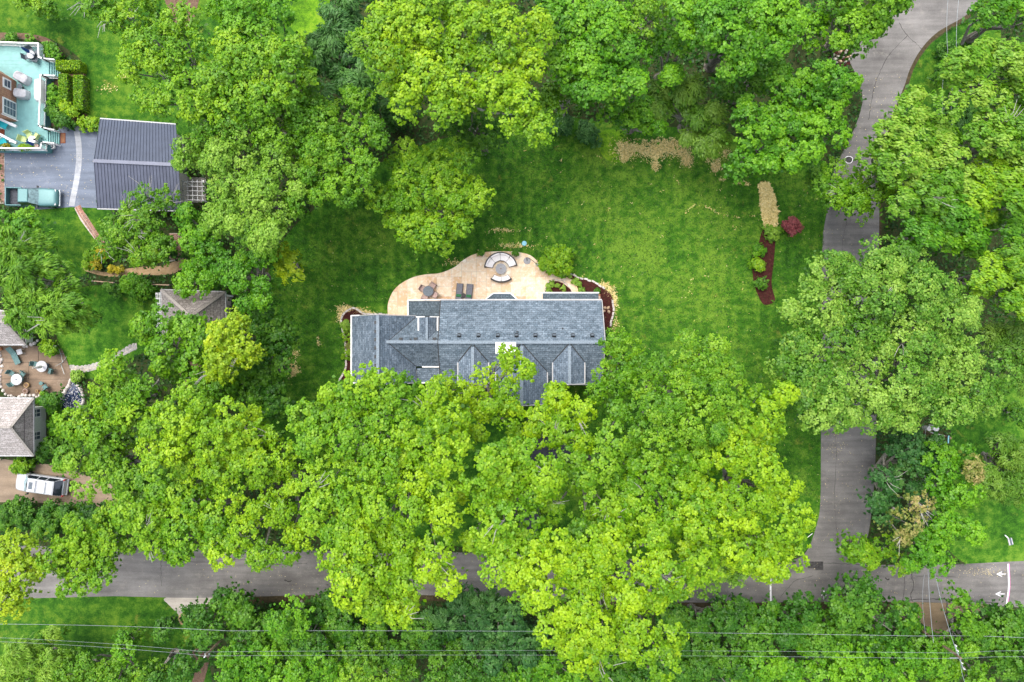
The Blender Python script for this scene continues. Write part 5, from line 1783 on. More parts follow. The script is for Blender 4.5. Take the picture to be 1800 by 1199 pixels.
for pts in (((103, 612), (108, 625), (110, 637)), ((110, 637), (97, 644)), ((107, 640), (113, 658)), ((110, 637), (117, 627)), ((106, 622), (112, 622))):
    z = [.06, .6, .9, .06]
    M().tube([P(x, y, .1 + .6 * i / len(pts)) for i, (x, y) in enumerate(pts)], .025, 5).obj("tube", "wire_metal", t)

# ------------------------------------------------------------------ timber fence rails west garden
fr = thing("garden_fence", "weathered timber fence rail half hidden by shrubs above the small left lawn", "fence", P(200, 497, 0))
for a, b in (((163, 494), (201, 497)), ((264, 500), (298, 501))):
    bar(P(*a, 1.0), P(*b, 1.0), .1, .12, "boulder_tan", "rail", fr)
    for q in (a, b):
        x, y, _ = P(*q, 1.0)
        M().box((x, y, .55), (.12, .12, 1.1)).obj("post", "bark", fr)
t = thing("street_sign", "small white sign standing on the grass beside the lower road", "sign", P(1777, 957, 0))
M().tube([P(1777, 958, 0), P(1778, 956, 1.6)], .03, 6).obj("post", "wire_metal", t)
M().box((*P(1776, 952, 1.5)[:2], 1.5), (.42, .7, .08), rz=.25).obj("sign_plate", "cover_fabric", t)
M().box((*P(1771, 945, 1.4)[:2], 1.4), (.1, .7, .06), rz=.8).obj("bracket", "white_paint", t)
M().box((*P(1777, 952, 1.6)[:2], 1.6), (.12, .7, .1), rz=.25).obj("side_rail", "slate_table", t)
t = thing("marker_post", "thin white marker post lying at the grass corner of the junction", "post", P(1424, 941, 0))
M().tube([P(1419, 945, .3), P(1428, 938, .3)], .04, 6).obj("rail", "white_paint", t)
M().tube([P(1424, 941, 0), P(1424, 941, .35)], .03, 6).obj("stake", "white_paint", t)


# ------------------------------------------------------------------ vehicles
def loft(st, name, mat, parent, sub=1):
    """st: list of (x, halfwidth, z_low, z_belt, z_top, top_ratio)"""
    m = M()
    for x, w, zl, zb, zt, k in st:
        m.v += [(x, -w * .9, zl), (x, -w, zl + .15), (x, -w, zb), (x, -w * k, zt), (x, 0, zt + .03), (x, w * k, zt), (x, w, zb), (x, w, zl + .15), (x, w * .9, zl)]
    n = 9
    for i in range(len(st) - 1):
        for k in range(n):
            a, b = i * n + k, i * n + (k + 1) % n
            m.f.append((a, b, b + n, a + n))
    m.f.append(tuple(reversed(range(n))))
    m.f.append(tuple((len(st) - 1) * n + k for k in range(n)))
    o = m.obj(name, mat, parent, smooth=True)
    import bmesh
    bm = bmesh.new(); bm.from_mesh(o.data)
    bmesh.ops.recalc_face_normals(bm, faces=bm.faces)
    bm.to_mesh(o.data); bm.free()
    s = o.modifiers.new("sub", 'SUBSURF'); s.levels = s.render_levels = 2
    return o


def wheel(t, x, y, r=.38):
    w = M().tube([(x, y - .13, r), (x, y + .13, r)], r, 18).obj("wheel", "rubber", t)
    s = 1 if y > 0 else -1
    M().tube([(x, y + s * .12, r), (x, y + s * .145, r)], r * .62, 12).obj("rim", "chrome", w)


tk = thing("pickup_truck", "teal pickup truck with an empty bed parked on the blue-grey drive", "truck", P(67, 349.5, 0))
L0 = tk.location.copy(); tk.location = (0, 0, 0)
# nose towards +x
loft([(2.78, .72, .45, .62, .72, .9), (2.70, .88, .35, .72, .86, .9), (2.5, .97, .3, .85, 1.04, .88), (1.6, .99, .3, .98, 1.14, .88), (.95, .99, .3, 1.02, 1.17, .88), (.75, .99, .3, 1.02, 1.16, .88), (.72, .98, .3, 1.0, 1.12, .88)], "hood", "truck_teal", tk)
loft([(.9, .99, .3, .95, 1.0, .97), (.7, .99, .3, .98, 1.05, .97), (-.9, .99, .3, .98, 1.05, .97), (-1.05, .99, .3, .95, 1.0, .97)], "cab_body", "truck_teal_dark", tk)
M().add([(.05, -.66, 1.82), (.05, .66, 1.82), (-.88, .68, 1.84), (-.88, -.68, 1.84), (.12, -.72, 1.76), (.12, .72, 1.76), (-1.0, .74, 1.76), (-1.0, -.74, 1.76)],
        [(0, 1, 2, 3), (4, 5, 1, 0), (5, 6, 2, 1), (6, 7, 3, 2), (7, 4, 0, 3)]).obj("roof", "truck_teal", tk, bev=.03)
M().add([(.12, -.72, 1.76), (.12, .72, 1.76), (.86, .88, 1.12), (.86, -.88, 1.12), (1.0, 0, 1.12), (.22, 0, 1.78)], [(0, 5, 4, 3), (5, 1, 2, 4)]).obj("windscreen", "windscreen", tk)
for s in (-1, 1):
    M().add([(.1, s * .73, 1.75), (-.98, s * .75, 1.75), (-1.02, s * .95, 1.06), (.82, s * .93, 1.06)], [(0, 1, 2, 3)]).obj("side_window", "car_glass", tk)
    M().box((.72, s * 1.1, 1.12), (.14, .2, .16)).obj("mirror", "black_metal", tk)
    wheel(tk, 1.85, s * .88); wheel(tk, -1.75, s * .88)
    M().box((2.52, s * .72, .90), (.20, .26, .10), rz=-s * .3).obj("headlight", "lamp_glass", tk)
    M().box((-2.82, s * .88, .85), (.06, .14, .3)).obj("tail_light", "red_lamp", tk)
    M().box((-1.93, s * .94, .78), (1.76, .1, .82)).obj("bed_side", "truck_teal", tk, bev=.03)
M().add([(-1.0, -.74, 1.75), (-1.0, .74, 1.75), (-1.06, .85, 1.1), (-1.06, -.85, 1.1)], [(0, 1, 2, 3)]).obj("rear_window", "car_glass", tk)
M().box((-2.78, 0, .78), (.08, 1.9, .78)).obj("tailgate", "truck_teal", tk, bev=.02)
M().box((-1.95, 0, .52), (1.68, 1.78, .06)).obj("bed_floor", "bed_liner", tk)
for y in (-.6, -.3, 0, .3, .6):
    M().box((-1.95, y, .57), (1.6, .08, .04)).obj("bed_rib", "bed_liner", tk)
M().box((2.78, 0, .5), (.16, 1.8, .22)).obj("bumper", "chrome", tk, bev=.04)
M().box((-2.88, 0, .45), (.14, 1.8, .18)).obj("rear_bumper", "chrome", tk, bev=.03)
tk.location = L0
tk.rotation_euler = (0, 0, radians(-1))
tk.scale = (.94, .96, .96)

sv = thing("suv", "white estate SUV with roof rails and sunroof parked on the gravel drive", "car", P(81, 848.5, 0))
L0 = sv.location.copy(); sv.location = (0, 0, 0)
# nose towards -x
loft([(-2.66, .5, .45, .60, .66, .9), (-2.60, .74, .40, .70, .80, .88), (-2.42, .88, .32, .82, .96, .86), (-2.1, .94, .3, .94, 1.07, .86), (-1.3, .96, .3, 1.0, 1.16, .86), (-1.2, .96, .3, 1.0, 1.1, .9), (2.2, .96, .3, 1.0, 1.08, .9), (2.5, .93, .35, .9, 1.0, .88), (2.6, .85, .4, .7, .78, .9)], "body", "suv_white", sv)
M().add([(-.72, -.66, 1.76), (-.72, .66, 1.76), (1.78, .66, 1.78), (1.78, -.66, 1.78), (-.84, -.72, 1.68), (-.84, .72, 1.68), (1.92, .72, 1.70), (1.92, -.72, 1.70)],
        [(0, 1, 2, 3), (4, 5, 1, 0), (5, 6, 2, 1), (6, 7, 3, 2), (7, 4, 0, 3)]).obj("roof", "suv_white", sv, bev=.03)
M().add([(-.84, -.72, 1.68), (-.84, .72, 1.68), (-1.42, .84, 1.13), (-1.42, -.84, 1.13), (-1.55, 0, 1.15), (-.94, 0, 1.70)], [(0, 5, 4, 3), (5, 1, 2, 4)]).obj("windscreen", "windscreen", sv)
M().add([(1.93, -.70, 1.68), (1.93, .70, 1.68), (2.42, .82, 1.1), (2.42, -.82, 1.1)], [(0, 1, 2, 3)]).obj("rear_window", "car_glass", sv)
for s in (-1, 1):
    for a, b, c, d in ((-.78, .05, -1.2, 0.0), (.15, .95, .1, .95), (1.05, 1.85, 1.05, 2.2)):
        M().add([(a, s * .735, 1.64), (b, s * .735, 1.64), (d, s * .885, 1.12), (c, s * .885, 1.12)], [(0, 1, 2, 3)]).obj("side_window", "car_glass", sv)
    for a, b in ((-.86, -1.42), (.1, .05), (1.0, 1.0), (1.93, 2.4)):
        M().add([(a - .05, s * .73, 1.66), (a + .05, s * .73, 1.66), (b + .06, s * .89, 1.1), (b - .06, s * .89, 1.1)], [(0, 1, 2, 3)]).obj("pillar", "suv_white", sv)
    M().tube([(-.45, s * .58, 1.80), (-.3, s * .58, 1.87), (1.5, s * .58, 1.87), (1.65, s * .58, 1.80)], .02, 5).obj("roof_rail", "wire_metal", sv)
    M().box((-1.05, s * 1.06, 1.1), (.14, .2, .16)).obj("mirror", "black_metal", sv)
    wheel(sv, -1.65, s * .84, .36); wheel(sv, 1.6, s * .84, .36)
    M().box((-2.30, s * .68, .93), (.16, .22, .08), rz=s * .4).obj("headlight", "lamp_glass", sv)
    M().box((2.52, s * .84, .95), (.12, .14, .34)).obj("tail_light", "red_lamp", sv)
for x in (.15, 1.15):
    M().box((x, 0, 1.87), (.05, 1.2, .03)).obj("cross_bar", "slate_table", sv)
M().box((-.42, 0, 1.79), (.36, .7, .02)).obj("sunroof", "slate_table", sv)
M().box((2.62, 0, .5), (.14, 1.7, .22)).obj("bumper", "suv_white", sv, bev=.04)
M().box((2.52, 0, .99), (.05, 1.3, .03)).obj("tailgate_handle", "slate_table", sv)
for s in (-1, 1):
    M().tube([(-2.3, s * .45, 1.075), (-1.5, s * .62, 1.19)], .012, 4).obj("hood_crease", "cover_fabric", sv)
sv.location = L0
sv.rotation_euler = (0, 0, radians(-8))

# ------------------------------------------------------------------ utility poles and wires
def pole(label, top_px, ztop, mat="pole_wood"):
    x, y, _ = P(*top_px, ztop)
    t = thing("utility_pole", label, "utility pole", (x, y, 0), "utility poles")
    M().tube([(x, y, 0), (x, y, ztop)], [.17, .11], 9).obj("pole", mat, t)
    return t, x, y


t, x, y = pole("wooden utility pole among the trees below the lower road at the left", (361, 1153), 10.0)
M().cyl(x, y, 10.0, 10.25, .09, .05, 8).obj("insulator", "white_paint", t)
M().box((x, y, 9.6), (.5, .08, .1)).obj("bracket", "wire_metal", t)
LP = (x, y)
t, x, y = pole("wooden utility pole with a white crossarm below the lower road at the right", (1689, 1157), 10.5)
bar((x - .35, y + 1.1, 10.2), (x + .45, y - 1.2, 10.2), .06, .08, "wire_metal", "crossarm", t)
bar((x - .9, y - .05, 10.35), (x + .1, y - .05, 10.35), .05, .06, "wire_metal", "bracket", t)
for k in (-1, -.5, .55, 1):
    M().cyl(x + .05 - .35 * -k * .0 + .38 * k * -1, y + 1.1 * -k * -1 * .95 + 0, 10.2, 10.42, .055, .04, 7).obj("insulator", "white_paint", t)
RP = (x, y)
t, x, y = pole("wooden utility pole carrying two transformer drums beside the side road", (1671, 770), 10.0)
M().cyl(x - .75, y + .75, 8.2, 9.1, .27, n=16).obj("transformer", "cover_fabric", t)
M().cyl(x - 1.25, y + .7, 8.1, 8.9, .22, n=16).obj("transformer", "grey_white", t)
bar((x - 1.3, y + .4, 9.2), (x + .1, y + .05, 9.2), .09, .1, "grey_white", "crossarm", t)
bar((x - .1, y + .2, 9.9), (x - .15, y - .5, 9.9), .08, .08, "pale_blue_plastic", "bracket", t)
M().tube([(x - .8, y - .2, 8.9), (x - .7, y - .6, 8.6)], .09, 6).obj("cutout", "grey_white", t)
TP = (x, y)


def wire(label, pts, r=.012):
    """pts in px with heights; sagging between poles"""
    out = []
    ws = [np.array(P(px, py, z)) for px, py, z in pts]
    for a, b in zip(ws[:-1], ws[1:]):
        for k in range(12):
            f = k / 12
            q = a + (b - a) * f
            q[2] -= 1.6 * f * (1 - f)
            out.append(q)
    out.append(ws[-1])
    org = tuple(out[0])
    M().tube(out, r, 4).obj("overhead_wire", "wire_metal", None, loc=org, label=label, cat="overhead wire", group="overhead wires")


wire("top overhead wire running along below the lower road", [(-60, 1097, 8.6), (401, 1109, 8.6), (1612, 1118, 8.6), (1880, 1126, 8.6)], .019)
wire("middle overhead wire running along below the lower road", [(-60, 1119, 9.6), (360, 1146, 9.6), (1692, 1148, 10.4), (1880, 1147, 10.4)], .011)
wire("lowest overhead wire running along below the lower road", [(-60, 1126, 10.2), (361, 1153, 10.2), (1685, 1158, 10.4), (1880, 1158, 10.4)], .011)
wire("left of the two long wires crossing the lower road to the right-hand pole", [(1628, 748, 9.4), (1632, 900, 9.6), (1641, 1130, 9.9)], .02)
wire("right of the two long wires crossing the lower road to the right-hand pole", [(1632, 880, 9.2), (1640, 985, 9.6), (1683, 1150, 10.3)], .02)
wire("short faint wire left of the two wires crossing the lower road", [(1625, 1010, 9.0), (1628, 1120, 9.3)], .012)
wire("left wire crossing the top bend of the side road", [(1674, -60, 10.0), (1666, 90, 9.9), (1658, 200, 9.8)], .018)
wire("right wire crossing the top bend of the side road", [(1694, -60, 10.0), (1682, 100, 9.9), (1674, 225, 9.8)], .018)
wire("slanting guy wire below the pole with transformers", [(1655, 776, 8.6), (1624, 802, 7.0)], .02)
wire("guy wire trailing from the right-hand pole at the bottom edge", [(1690, 1157, 10.3), (1702, 1215, 9.6)], .02)
# ------------------------------------------------------------------ trees
G = "tall trees of the property"
TREES = [
 ("spreading oak with bare grey twigs above the metal roofed garage", "oak_tree", 'sparse', 'lime2', 17, [(215,35,48),(255,75,50),(235,110,32),(300,120,58),(290,168,42),(340,60,48),(350,170,60),(228,12,38),(180,15,24),(310,215,32),(255,28,36)], dict(gap=.10, twigs=14, dens=1.5)),
 ("rounded bright tree at the top edge left of the pale clearing", "maple_tree", 'oak', 'bright', 16, [(400,30,45),(450,35,52),(490,62,35),(500,22,30),(430,80,40)], dict(gap=.06)),
 ("bright green tree in the middle of the upper left wood", "oak_tree", 'oak', 'lime2', 17.5, [(430,120,58),(490,115,50),(528,95,28),(400,165,50),(522,155,42),(465,170,45)], {}),
 ("fine leaved tree right of the metal roof's upper edge", "elm_tree", 'fine', 'fine', 16, [(420,205,52),(480,210,52),(530,205,45),(372,225,45)], {}),
 ("pale green tree overhanging the right edge of the metal roof", "willow_oak", 'fine', 'pale', 15.5, [(345,262,38),(330,290,18),(400,275,52),(400,318,40),(420,330,50),(398,372,36),(420,390,48),(470,355,50),(500,320,45),(480,415,38),(460,290,50)], dict(gap=.04)),
 ("mid green tree mass between the lawn tree and the pale tree", "elm_tree", 'fine', 'fine', 14.5, [(560,220,55),(620,205,50),(652,240,38),(590,280,55),(640,300,40),(560,310,42),(540,260,40),(610,330,34),(560,350,26),(515,365,25)], {}),
 ("round dense tree standing on the lawn above the cream patio", "linden_tree", 'fine', 'lime2', 12, [(755,335,82),(720,290,45),(790,285,45),(700,350,45),(715,390,42),(770,408,42),(815,350,42),(810,392,28),(735,430,22),(662,345,20),(850,355,14)], dict(gap=.03)),
 ("dark green tree peeping above the round lawn tree", "elm_tree", 'fine', 'mid', 9.5, [(850,235,42),(820,215,35),(872,222,30),(790,225,25)], {}),
 ("huge yellow-green tulip tree at the top centre", "tulip_tree", 'oak', 'lime', 19, [(720,45,72),(690,110,58),(780,50,78),(760,130,75),(850,60,75),(900,110,65),(850,160,60),(720,165,45),(800,190,38),(890,190,45),(928,205,34),(940,50,38),(640,72,34),(945,228,14)], dict(gap=.03)),
 ("bright green tree right of the tulip tree", "maple_tree", 'maple', 'bright', 16, [(1010,40,60),(1060,90,60),(1100,100,38),(1010,110,45),(1050,150,48),(980,20,38),(1108,150,26),(1090,55,40)], {}),
 ("yellowish low tree below the tulip tree's right side", "cherry_tree", 'oak', 'oakg', 12, [(990,165,32),(1022,182,28),(960,192,22),(1000,140,28)], {}),
 ("low bright tree hanging over the straw strip", "maple_tree", 'oak', 'bright', 9, [(1080,205,32),(1120,215,30),(1156,226,20),(1078,180,20),(1130,190,25)], {}),
 ("grey-green conifer at the top edge left of the tulip tree", "pine_tree", 'spiky', 'blue', 13, [(590,60,50),(600,120,48),(570,160,34),(640,150,34),(610,8,42),(560,100,25)], dict(gap=.06)),
 ("olive tinted tree at the top edge right of centre", "oak_tree", 'sparse', 'oakg', 15, [(1130,15,40),(1172,40,34),(1118,55,24)], {}),
 ("small bright tree between the top centre trees", "maple_tree", 'maple', 'bright', 13, [(1190,90,42),(1175,135,28),(1158,75,28)], {}),
 ("large dense maple at the top edge left of the side road", "maple_tree", 'maple', 'bright', 18, [(1240,45,64),(1300,40,60),(1350,35,52),(1270,95,44),(1310,100,38),(1222,95,36),(1380,48,26),(1340,75,38)], dict(gap=.03)),
 ("little tree left of the boulder pile", "maple_tree", 'oak', 'bright', 12, [(1420,38,24),(1418,62,15)], {}),
 ("silvery maple overhanging the top of the side road", "maple_tree", 'maple', 'fine', 14, [(1480,20,40),(1530,15,38),(1570,12,26),(1500,50,36),(1470,75,24),(1542,42,28),(1462,8,30)], {}),
 ("broad bright magnolia left of the side road above the straw", "magnolia_tree", 'maple', 'bright', 14, [(1445,158,55),(1400,172,60),(1482,150,34),(1390,230,58),(1340,240,48),(1440,230,45),(1330,280,36),(1380,280,38),(1425,272,28),(1365,135,24),(1305,195,28)], dict(gap=.03)),
 ("shaded dark tree tucked between the maple and the magnolia", "holly_tree", 'oak', 'mid', 9.5, [(1320,140,34),(1352,118,26),(1288,155,28)], {}),
 ("feathery pale willow drooping above the straw strip", "willow_tree", 'willow', 'willow', 9, [(1200,180,38),(1222,212,38),(1242,240,28),(1180,162,28),(1255,260,14),(1160,192,20),(1255,205,20)], dict(gap=.05)),
 ("windswept oak right of the side road above the overhanging boughs", "oak_tree", 'wind', 'wind', 16, [(1590,195,36),(1622,222,46),(1570,240,44),(1642,262,44),(1590,290,54),(1650,310,40),(1610,340,46),(1560,298,30),(1640,358,34),(1580,368,26)], dict(twigs=5)),
 ("low branches stretching across the side road", "ash_tree", 'fine', 'fine', 11, [(1500,330,28),(1467,335,22),(1462,300,16),(1528,345,28),(1500,362,24),(1442,325,10),(1550,330,24)], dict(twigs=4, gap=.08)),
 ("tree filling the top right corner", "oak_tree", 'wind', 'bright', 16, [(1772,15,38),(1802,40,40),(1738,22,20)], {}),
 ("bright windswept tree at the right edge below the corner tree", "oak_tree", 'wind', 'wind', 17, [(1682,120,26),(1722,108,40),(1770,118,44),(1702,152,32),(1796,160,40)], {}),
 ("windswept tree at the right edge level with the manhole", "oak_tree", 'wind', 'wind', 17, [(1742,205,44),(1782,232,50),(1742,245,34),(1802,272,44),(1704,242,18)], dict(twigs=5)),
 ("green tree at the right edge below the manhole level", "oak_tree", 'wind', 'lime2', 16, [(1740,305,44),(1790,332,40),(1718,345,38),(1762,362,44)], {}),
 ("green tree between the windswept oak and the right edge", "oak_tree", 'wind', 'bright', 15, [(1682,392,48),(1740,412,48),(1792,402,40),(1632,402,38),(1602,425,32)], {}),
 ("yellow-green tree right of the great elm's top", "oak_tree", 'wind', 'lime2', 16, [(1772,472,50),(1722,482,38),(1792,532,50),(1752,542,34)], {}),
 ("soft willow at the right edge beside the great elm", "willow_tree", 'willow', 'willow', 12, [(1782,602,44),(1742,602,34),(1802,652,40)], {}),
 ("great elm covering the side road at the right", "elm_tree", 'fine', 'elm', 17.5, [(1490,520,82),(1570,500,78),(1450,482,38),(1422,560,44),(1620,550,80),(1500,620,90),(1402,622,44),(1372,640,28),(1430,690,58),(1590,650,90),(1680,640,64),(1730,680,48),(1650,708,52),(1540,698,68),(1500,736,32),(1590,742,22),(1758,650,24),(1392,548,18),(1540,445,24),(1680,560,50),(1470,735,22)], dict(gap=.03, twigs=5, limbs=34)),
 ("dark blue-green tree right of the lower end of the side road", "holly_tree", 'maple', 'blue', 10, [(1582,800,44),(1556,842,34),(1560,890,32),(1622,792,38),(1540,882,18),(1602,862,34)], dict(twigs=3)),
 ("leafy tree in the corner above the lower road with wires over it", "maple_tree", 'maple', 'bright', 12, [(1660,822,44),(1680,872,34),(1650,920,42),(1622,960,34),(1602,985,14),(1690,930,24),(1640,985,14),(1690,800,18)], {}),
 ("tan dying tree beside the dark blue-green tree", "dying_tree", 'sparse', 'tan', 13, [(1602,878,18),(1584,915,16),(1575,940,10)], dict(twigs=4, gap=.15)),
 ("small tan topped tree at the edge of the right lawn", "dying_tree", 'sparse', 'tan', 12.5, [(1702,828,10),(1694,814,6)], dict(gap=.15)),
 ("small yellow-green tree on the corner of the junction", "maple_tree", 'oak', 'lime2', 8, [(1510,970,20),(1500,958,13),(1562,960,27),(1580,990,14),(1532,985,10)], {}),
 ("soft feathery tree at the right edge above the white sign", "willow_tree", 'willow', 'willow', 9, [(1762,800,34),(1792,850,34),(1752,860,28),(1790,792,28),(1735,835,22)], {}),
 ("small dark tree at the right edge below the willow", "holly_tree", 'fine', 'mid', 7, [(1786,730,24)], {}),
 ("low tree leaning over the lower road below the junction", "ash_tree", 'oak', 'mid', 8, [(1490,1046,22),(1472,1065,18),(1518,1040,13),(1526,1070,30),(1560,1096,28),(1490,1090,28)], dict(gap=.02)),
 ("sapling over the brown slab at the right", "ash_tree", 'oak', 'fine', 8.5, [(1690,1048,11),(1686,1072,15),(1698,1104,22),(1718,1104,13),(1668,1130,24),(1700,1140,24)], {}),
 ("yellow-green oak at the house's lower left corner", "oak_tree", 'oak', 'lime2', 19, [(590,702,36),(640,692,42),(700,692,42),(620,750,60),(690,750,60),(570,770,44),(540,730,20),(750,715,42),(560,830,45),(600,880,50),(650,820,60),(560,900,34),(595,930,34),(530,850,34)], dict(twigs=6, gap=.06)),
 ("wide yellow-green oak reaching down over the lower road", "oak_tree", 'oak', 'lime', 19.5, [(730,800,68),(700,880,58),(790,770,58),(640,930,58),(600,970,34),(700,960,58),(760,880,54),(640,1008,48),(700,1030,52),(710,1066,24),(660,1056,30),(760,978,46),(790,1016,26)], dict(twigs=9, gap=.06, limbs=28)),
 ("yellow-green tree reaching over the roof up to the chimney", "oak_tree", 'sparse', 'lime', 15, [(885,642,34),(870,690,44),(925,652,16),(838,730,50),(900,740,44),(832,682,34),(800,700,30),(775,680,22)], dict(dens=1.4, gap=.08)),
 ("yellow-green tree in front of the house's right gable", "oak_tree", 'oak', 'lime', 15, [(990,682,32),(985,720,36),(950,750,38),(1000,772,44),(1018,722,22)], dict(gap=.08, twigs=3)),
 ("tall oak in the middle of the front trees", "oak_tree", 'oak', 'lime2', 19, [(870,830,64),(930,830,58),(890,900,58),(905,790,45),(840,932,38),(900,955,42),(845,870,35),(880,990,26),(955,830,30)], dict(twigs=6, gap=.05)),
 ("greener tree between the two largest front oaks", "oak_tree", 'oak', 'oakg', 16.5, [(1060,850,42),(1050,790,40),(1092,772,40),(1030,905,32),(985,880,34),(1000,830,35),(1090,735,30),(965,870,34),(1000,930,34),(1030,840,34),(1060,915,34)], dict(gap=.08, twigs=5)),
 ("yellow-green oak whose crown reaches lowest at the bottom centre", "oak_tree", 'oak', 'lime', 20, [(980,980,52),(945,1012,38),(1050,980,58),(1000,1050,56),(1100,1020,58),(1040,1098,56),(1012,1148,34),(1050,1146,30),(1110,1098,48),(1150,1128,38),(1172,1108,22),(965,1095,20),(1142,1050,44),(1180,1000,44),(922,1000,34),(930,1035,32),(950,960,30),(1150,965,44),(1225,985,30)], dict(twigs=6, limbs=28)),
 ("dense oak just below the right mulch bed", "oak_tree", 'fine', 'oakg', 18, [(1200,642,54),(1240,622,44),(1250,682,58),(1180,702,58),(1232,742,58),(1150,762,52),(1282,730,42),(1130,712,40)], dict(gap=.03)),
 ("oak beside the lower side road with its lowest bough near the junction", "oak_tree", 'oak', 'lime', 18.5, [(1340,712,38),(1372,692,22),(1300,780,54),(1350,760,38),(1320,840,54),(1290,890,58),(1370,860,36),(1380,908,34),(1350,950,44),(1388,968,24),(1280,960,48),(1232,940,48),(1330,988,28),(1360,998,16)], dict(gap=.04, limbs=28)),
 ("darker tree rising at the right end of the house roof", "maple_tree", 'fine', 'fine', 12, [(1100,622,34),(1080,602,18),(1090,662,40),(1130,652,34),(1062,700,28)], {}),
 ("oak left of the junction oak, behind the dense oak", "oak_tree", 'oak', 'lime2', 17, [(1200,822,58),(1130,842,56),(1210,882,48),(1100,902,52),(1160,922,48)], dict(twigs=5)),
 ("light green tree above the white SUV's drive", "maple_tree", 'oak', 'lime2', 14, [(200,690,40),(225,645,32),(260,662,38),(170,712,34),(240,702,48),(136,740,18),(150,760,36),(200,752,48)], {}),
 ("yellow-green oak between the pavilion and the lower left oaks", "oak_tree", 'oak', 'lime', 17.5, [(300,742,44),(350,722,48),(400,742,48),(330,792,48),(290,795,40),(400,800,48),(440,772,34),(460,800,28)], {}),
 ("leafy tree overhanging the gravel drive right of the SUV", "maple_tree", 'oak', 'oakg', 13, [(200,812,48),(150,800,34),(112,816,17),(230,850,42),(280,832,44),(172,842,28)], {}),
 ("bright tree above the lower road at the left", "oak_tree", 'oak', 'lime2', 15.5, [(260,900,42),(310,872,54),(330,930,48),(282,948,26),(380,890,48),(370,955,32),(320,970,18),(400,930,36)], dict(twigs=3)),
 ("tawny twigged oak hanging over the lower road left of centre", "oak_tree", 'sparse', 'lime', 16.5, [(450,872,54),(500,852,44),(440,940,42),(500,920,44),(538,950,32),(510,968,22),(470,972,18),(402,968,16),(500,800,40),(480,760,30)], dict(dens=1.5, twigs=10, gap=.08)),
 ("round tree covering the lower part of the garden pavilion", "maple_tree", 'maple', 'fine', 11, [(275,592,46),(330,597,42),(300,630,38),(252,572,22),(350,632,28)], {}),
 ("bright yellow tree right of the garden pavilion", "golden_tree", 'oak', 'yellow', 14, [(410,602,38),(420,572,28),(400,640,36),(440,620,20)], dict(twigs=2)),
 ("dark tree bordering the left side of the big lawn", "holly_tree", 'maple', 'mid', 9, [(470,572,34),(490,602,24),(470,642,38),(460,690,38),(482,660,28),(440,680,34),(480,720,25)], {}),
 ("mid green tree below the garden pavilion", "maple_tree", 'oak', 'fine', 10.5, [(370,664,34),(400,690,38),(430,650,30),(350,705,25)], dict(twigs=2)),
 ("wide spiky leaved tree at the left edge above the cottages", "locust_tree", 'spiky', 'spiky', 13, [(70,480,58),(40,440,42),(90,520,58),(60,550,48),(120,540,44),(20,500,44),(100,570,24),(20,430,34),(146,552,13)], dict(gap=.03, twigs=4)),
 ("small round tree beside the pickup truck", "maple_tree", 'oak', 'bright', 7, [(30,398,28),(20,418,24),(50,405,14),(5,388,20)], {}),
 ("grey twigged tree between the brick path and the brick terrace", "birch_tree", 'fine', 'oakg', 9, [(225,422,48),(258,412,38),(202,402,28),(240,450,34),(280,440,24),(190,435,18),(265,382,22)], dict(twigs=12, bark='pale_bark')),
 ("thin branches lying over the metal roof", "birch_tree", 'sparse', 'fine', 8, [(240,352,16),(262,345,12),(292,352,16),(225,368,10)], dict(twigs=6, gap=.25, bark='pale_bark')),
 ("small tree right of the metal roofed garage's lower corner", "maple_tree", 'oak', 'bright', 8, [(340,392,34),(350,420,34),(330,380,18),(370,440,24)], {}),
 ("low tree between the brick terrace and the pavilion roof", "maple_tree", 'fine', 'bright', 8, [(350,482,36),(330,500,22),(372,492,20)], {}),
 ("mid green tree left of the small yellow lawn tree", "elm_tree", 'fine', 'bright', 12, [(410,472,44),(440,500,38),(400,532,28),(450,450,34),(450,530,28),(430,420,28)], {}),
 ("small bright yellow-green tree at the left edge of the big lawn", "golden_tree", 'wind', 'yellow', 9, [(512,464,18),(503,452,12)], {}),
 ("bright tree standing in front of the lower road at the left", "maple_tree", 'oak', 'lime2', 12, [(150,942,48),(180,972,44),(130,990,48),(190,1000,28),(110,962,28),(160,1020,22),(122,1032,13)], {}),
 ("yellow-green tree at the left edge over the lower road", "oak_tree", 'oak', 'yellow', 13, [(20,992,42),(40,962,22),(58,1000,26),(10,1050,26),(25,1040,18)], dict(twigs=3)),
 ("small bright tree between the rhododendrons and the lower road", "maple_tree", 'oak', 'lime2', 10, [(216,925,28),(240,905,20),(205,900,16)], {}),
 ("leafy branch tips at the top edge above the brick house", "oak_tree", 'oak', 'lime2', 4.5, [(68,2,18),(42,-8,22),(80,8,8)], {}),
 ("pale feathery tree in the bottom left corner", "willow_tree", 'willow', 'pale', 6.5, [(60,1162,46),(20,1192,40),(100,1190,30)], {}),
 ("round green tree at the bottom edge left of the dirt strip", "maple_tree", 'fine', 'oakg', 6.5, [(150,1182,44),(200,1172,38),(230,1195,30)], {}),
 ("small tree on the lower left lawn below the top wire", "maple_tree", 'oak', 'bright', 6, [(222,1130,22)], {}),
 ("dark green sapling near the dirt strip on the lower left lawn", "maple_tree", 'oak', 'mid', 6, [(290,1102,20),(282,1118,12)], {}),
 ("dark tree beside the dirt strip at the bottom edge", "maple_tree", 'oak', 'mid', 6, [(290,1152,26),(310,1180,24),(270,1185,24)], {}),
 ("bushy dark tree left of the first utility pole", "holly_tree", 'oak', 'mid', 7, [(360,1082,30),(400,1068,28),(345,1108,22),(380,1110,25)], {}),
 ("dark tree at the roadside right of the first utility pole", "holly_tree", 'maple', 'mid', 7, [(430,1080,30),(455,1110,30),(420,1120,25)], {}),
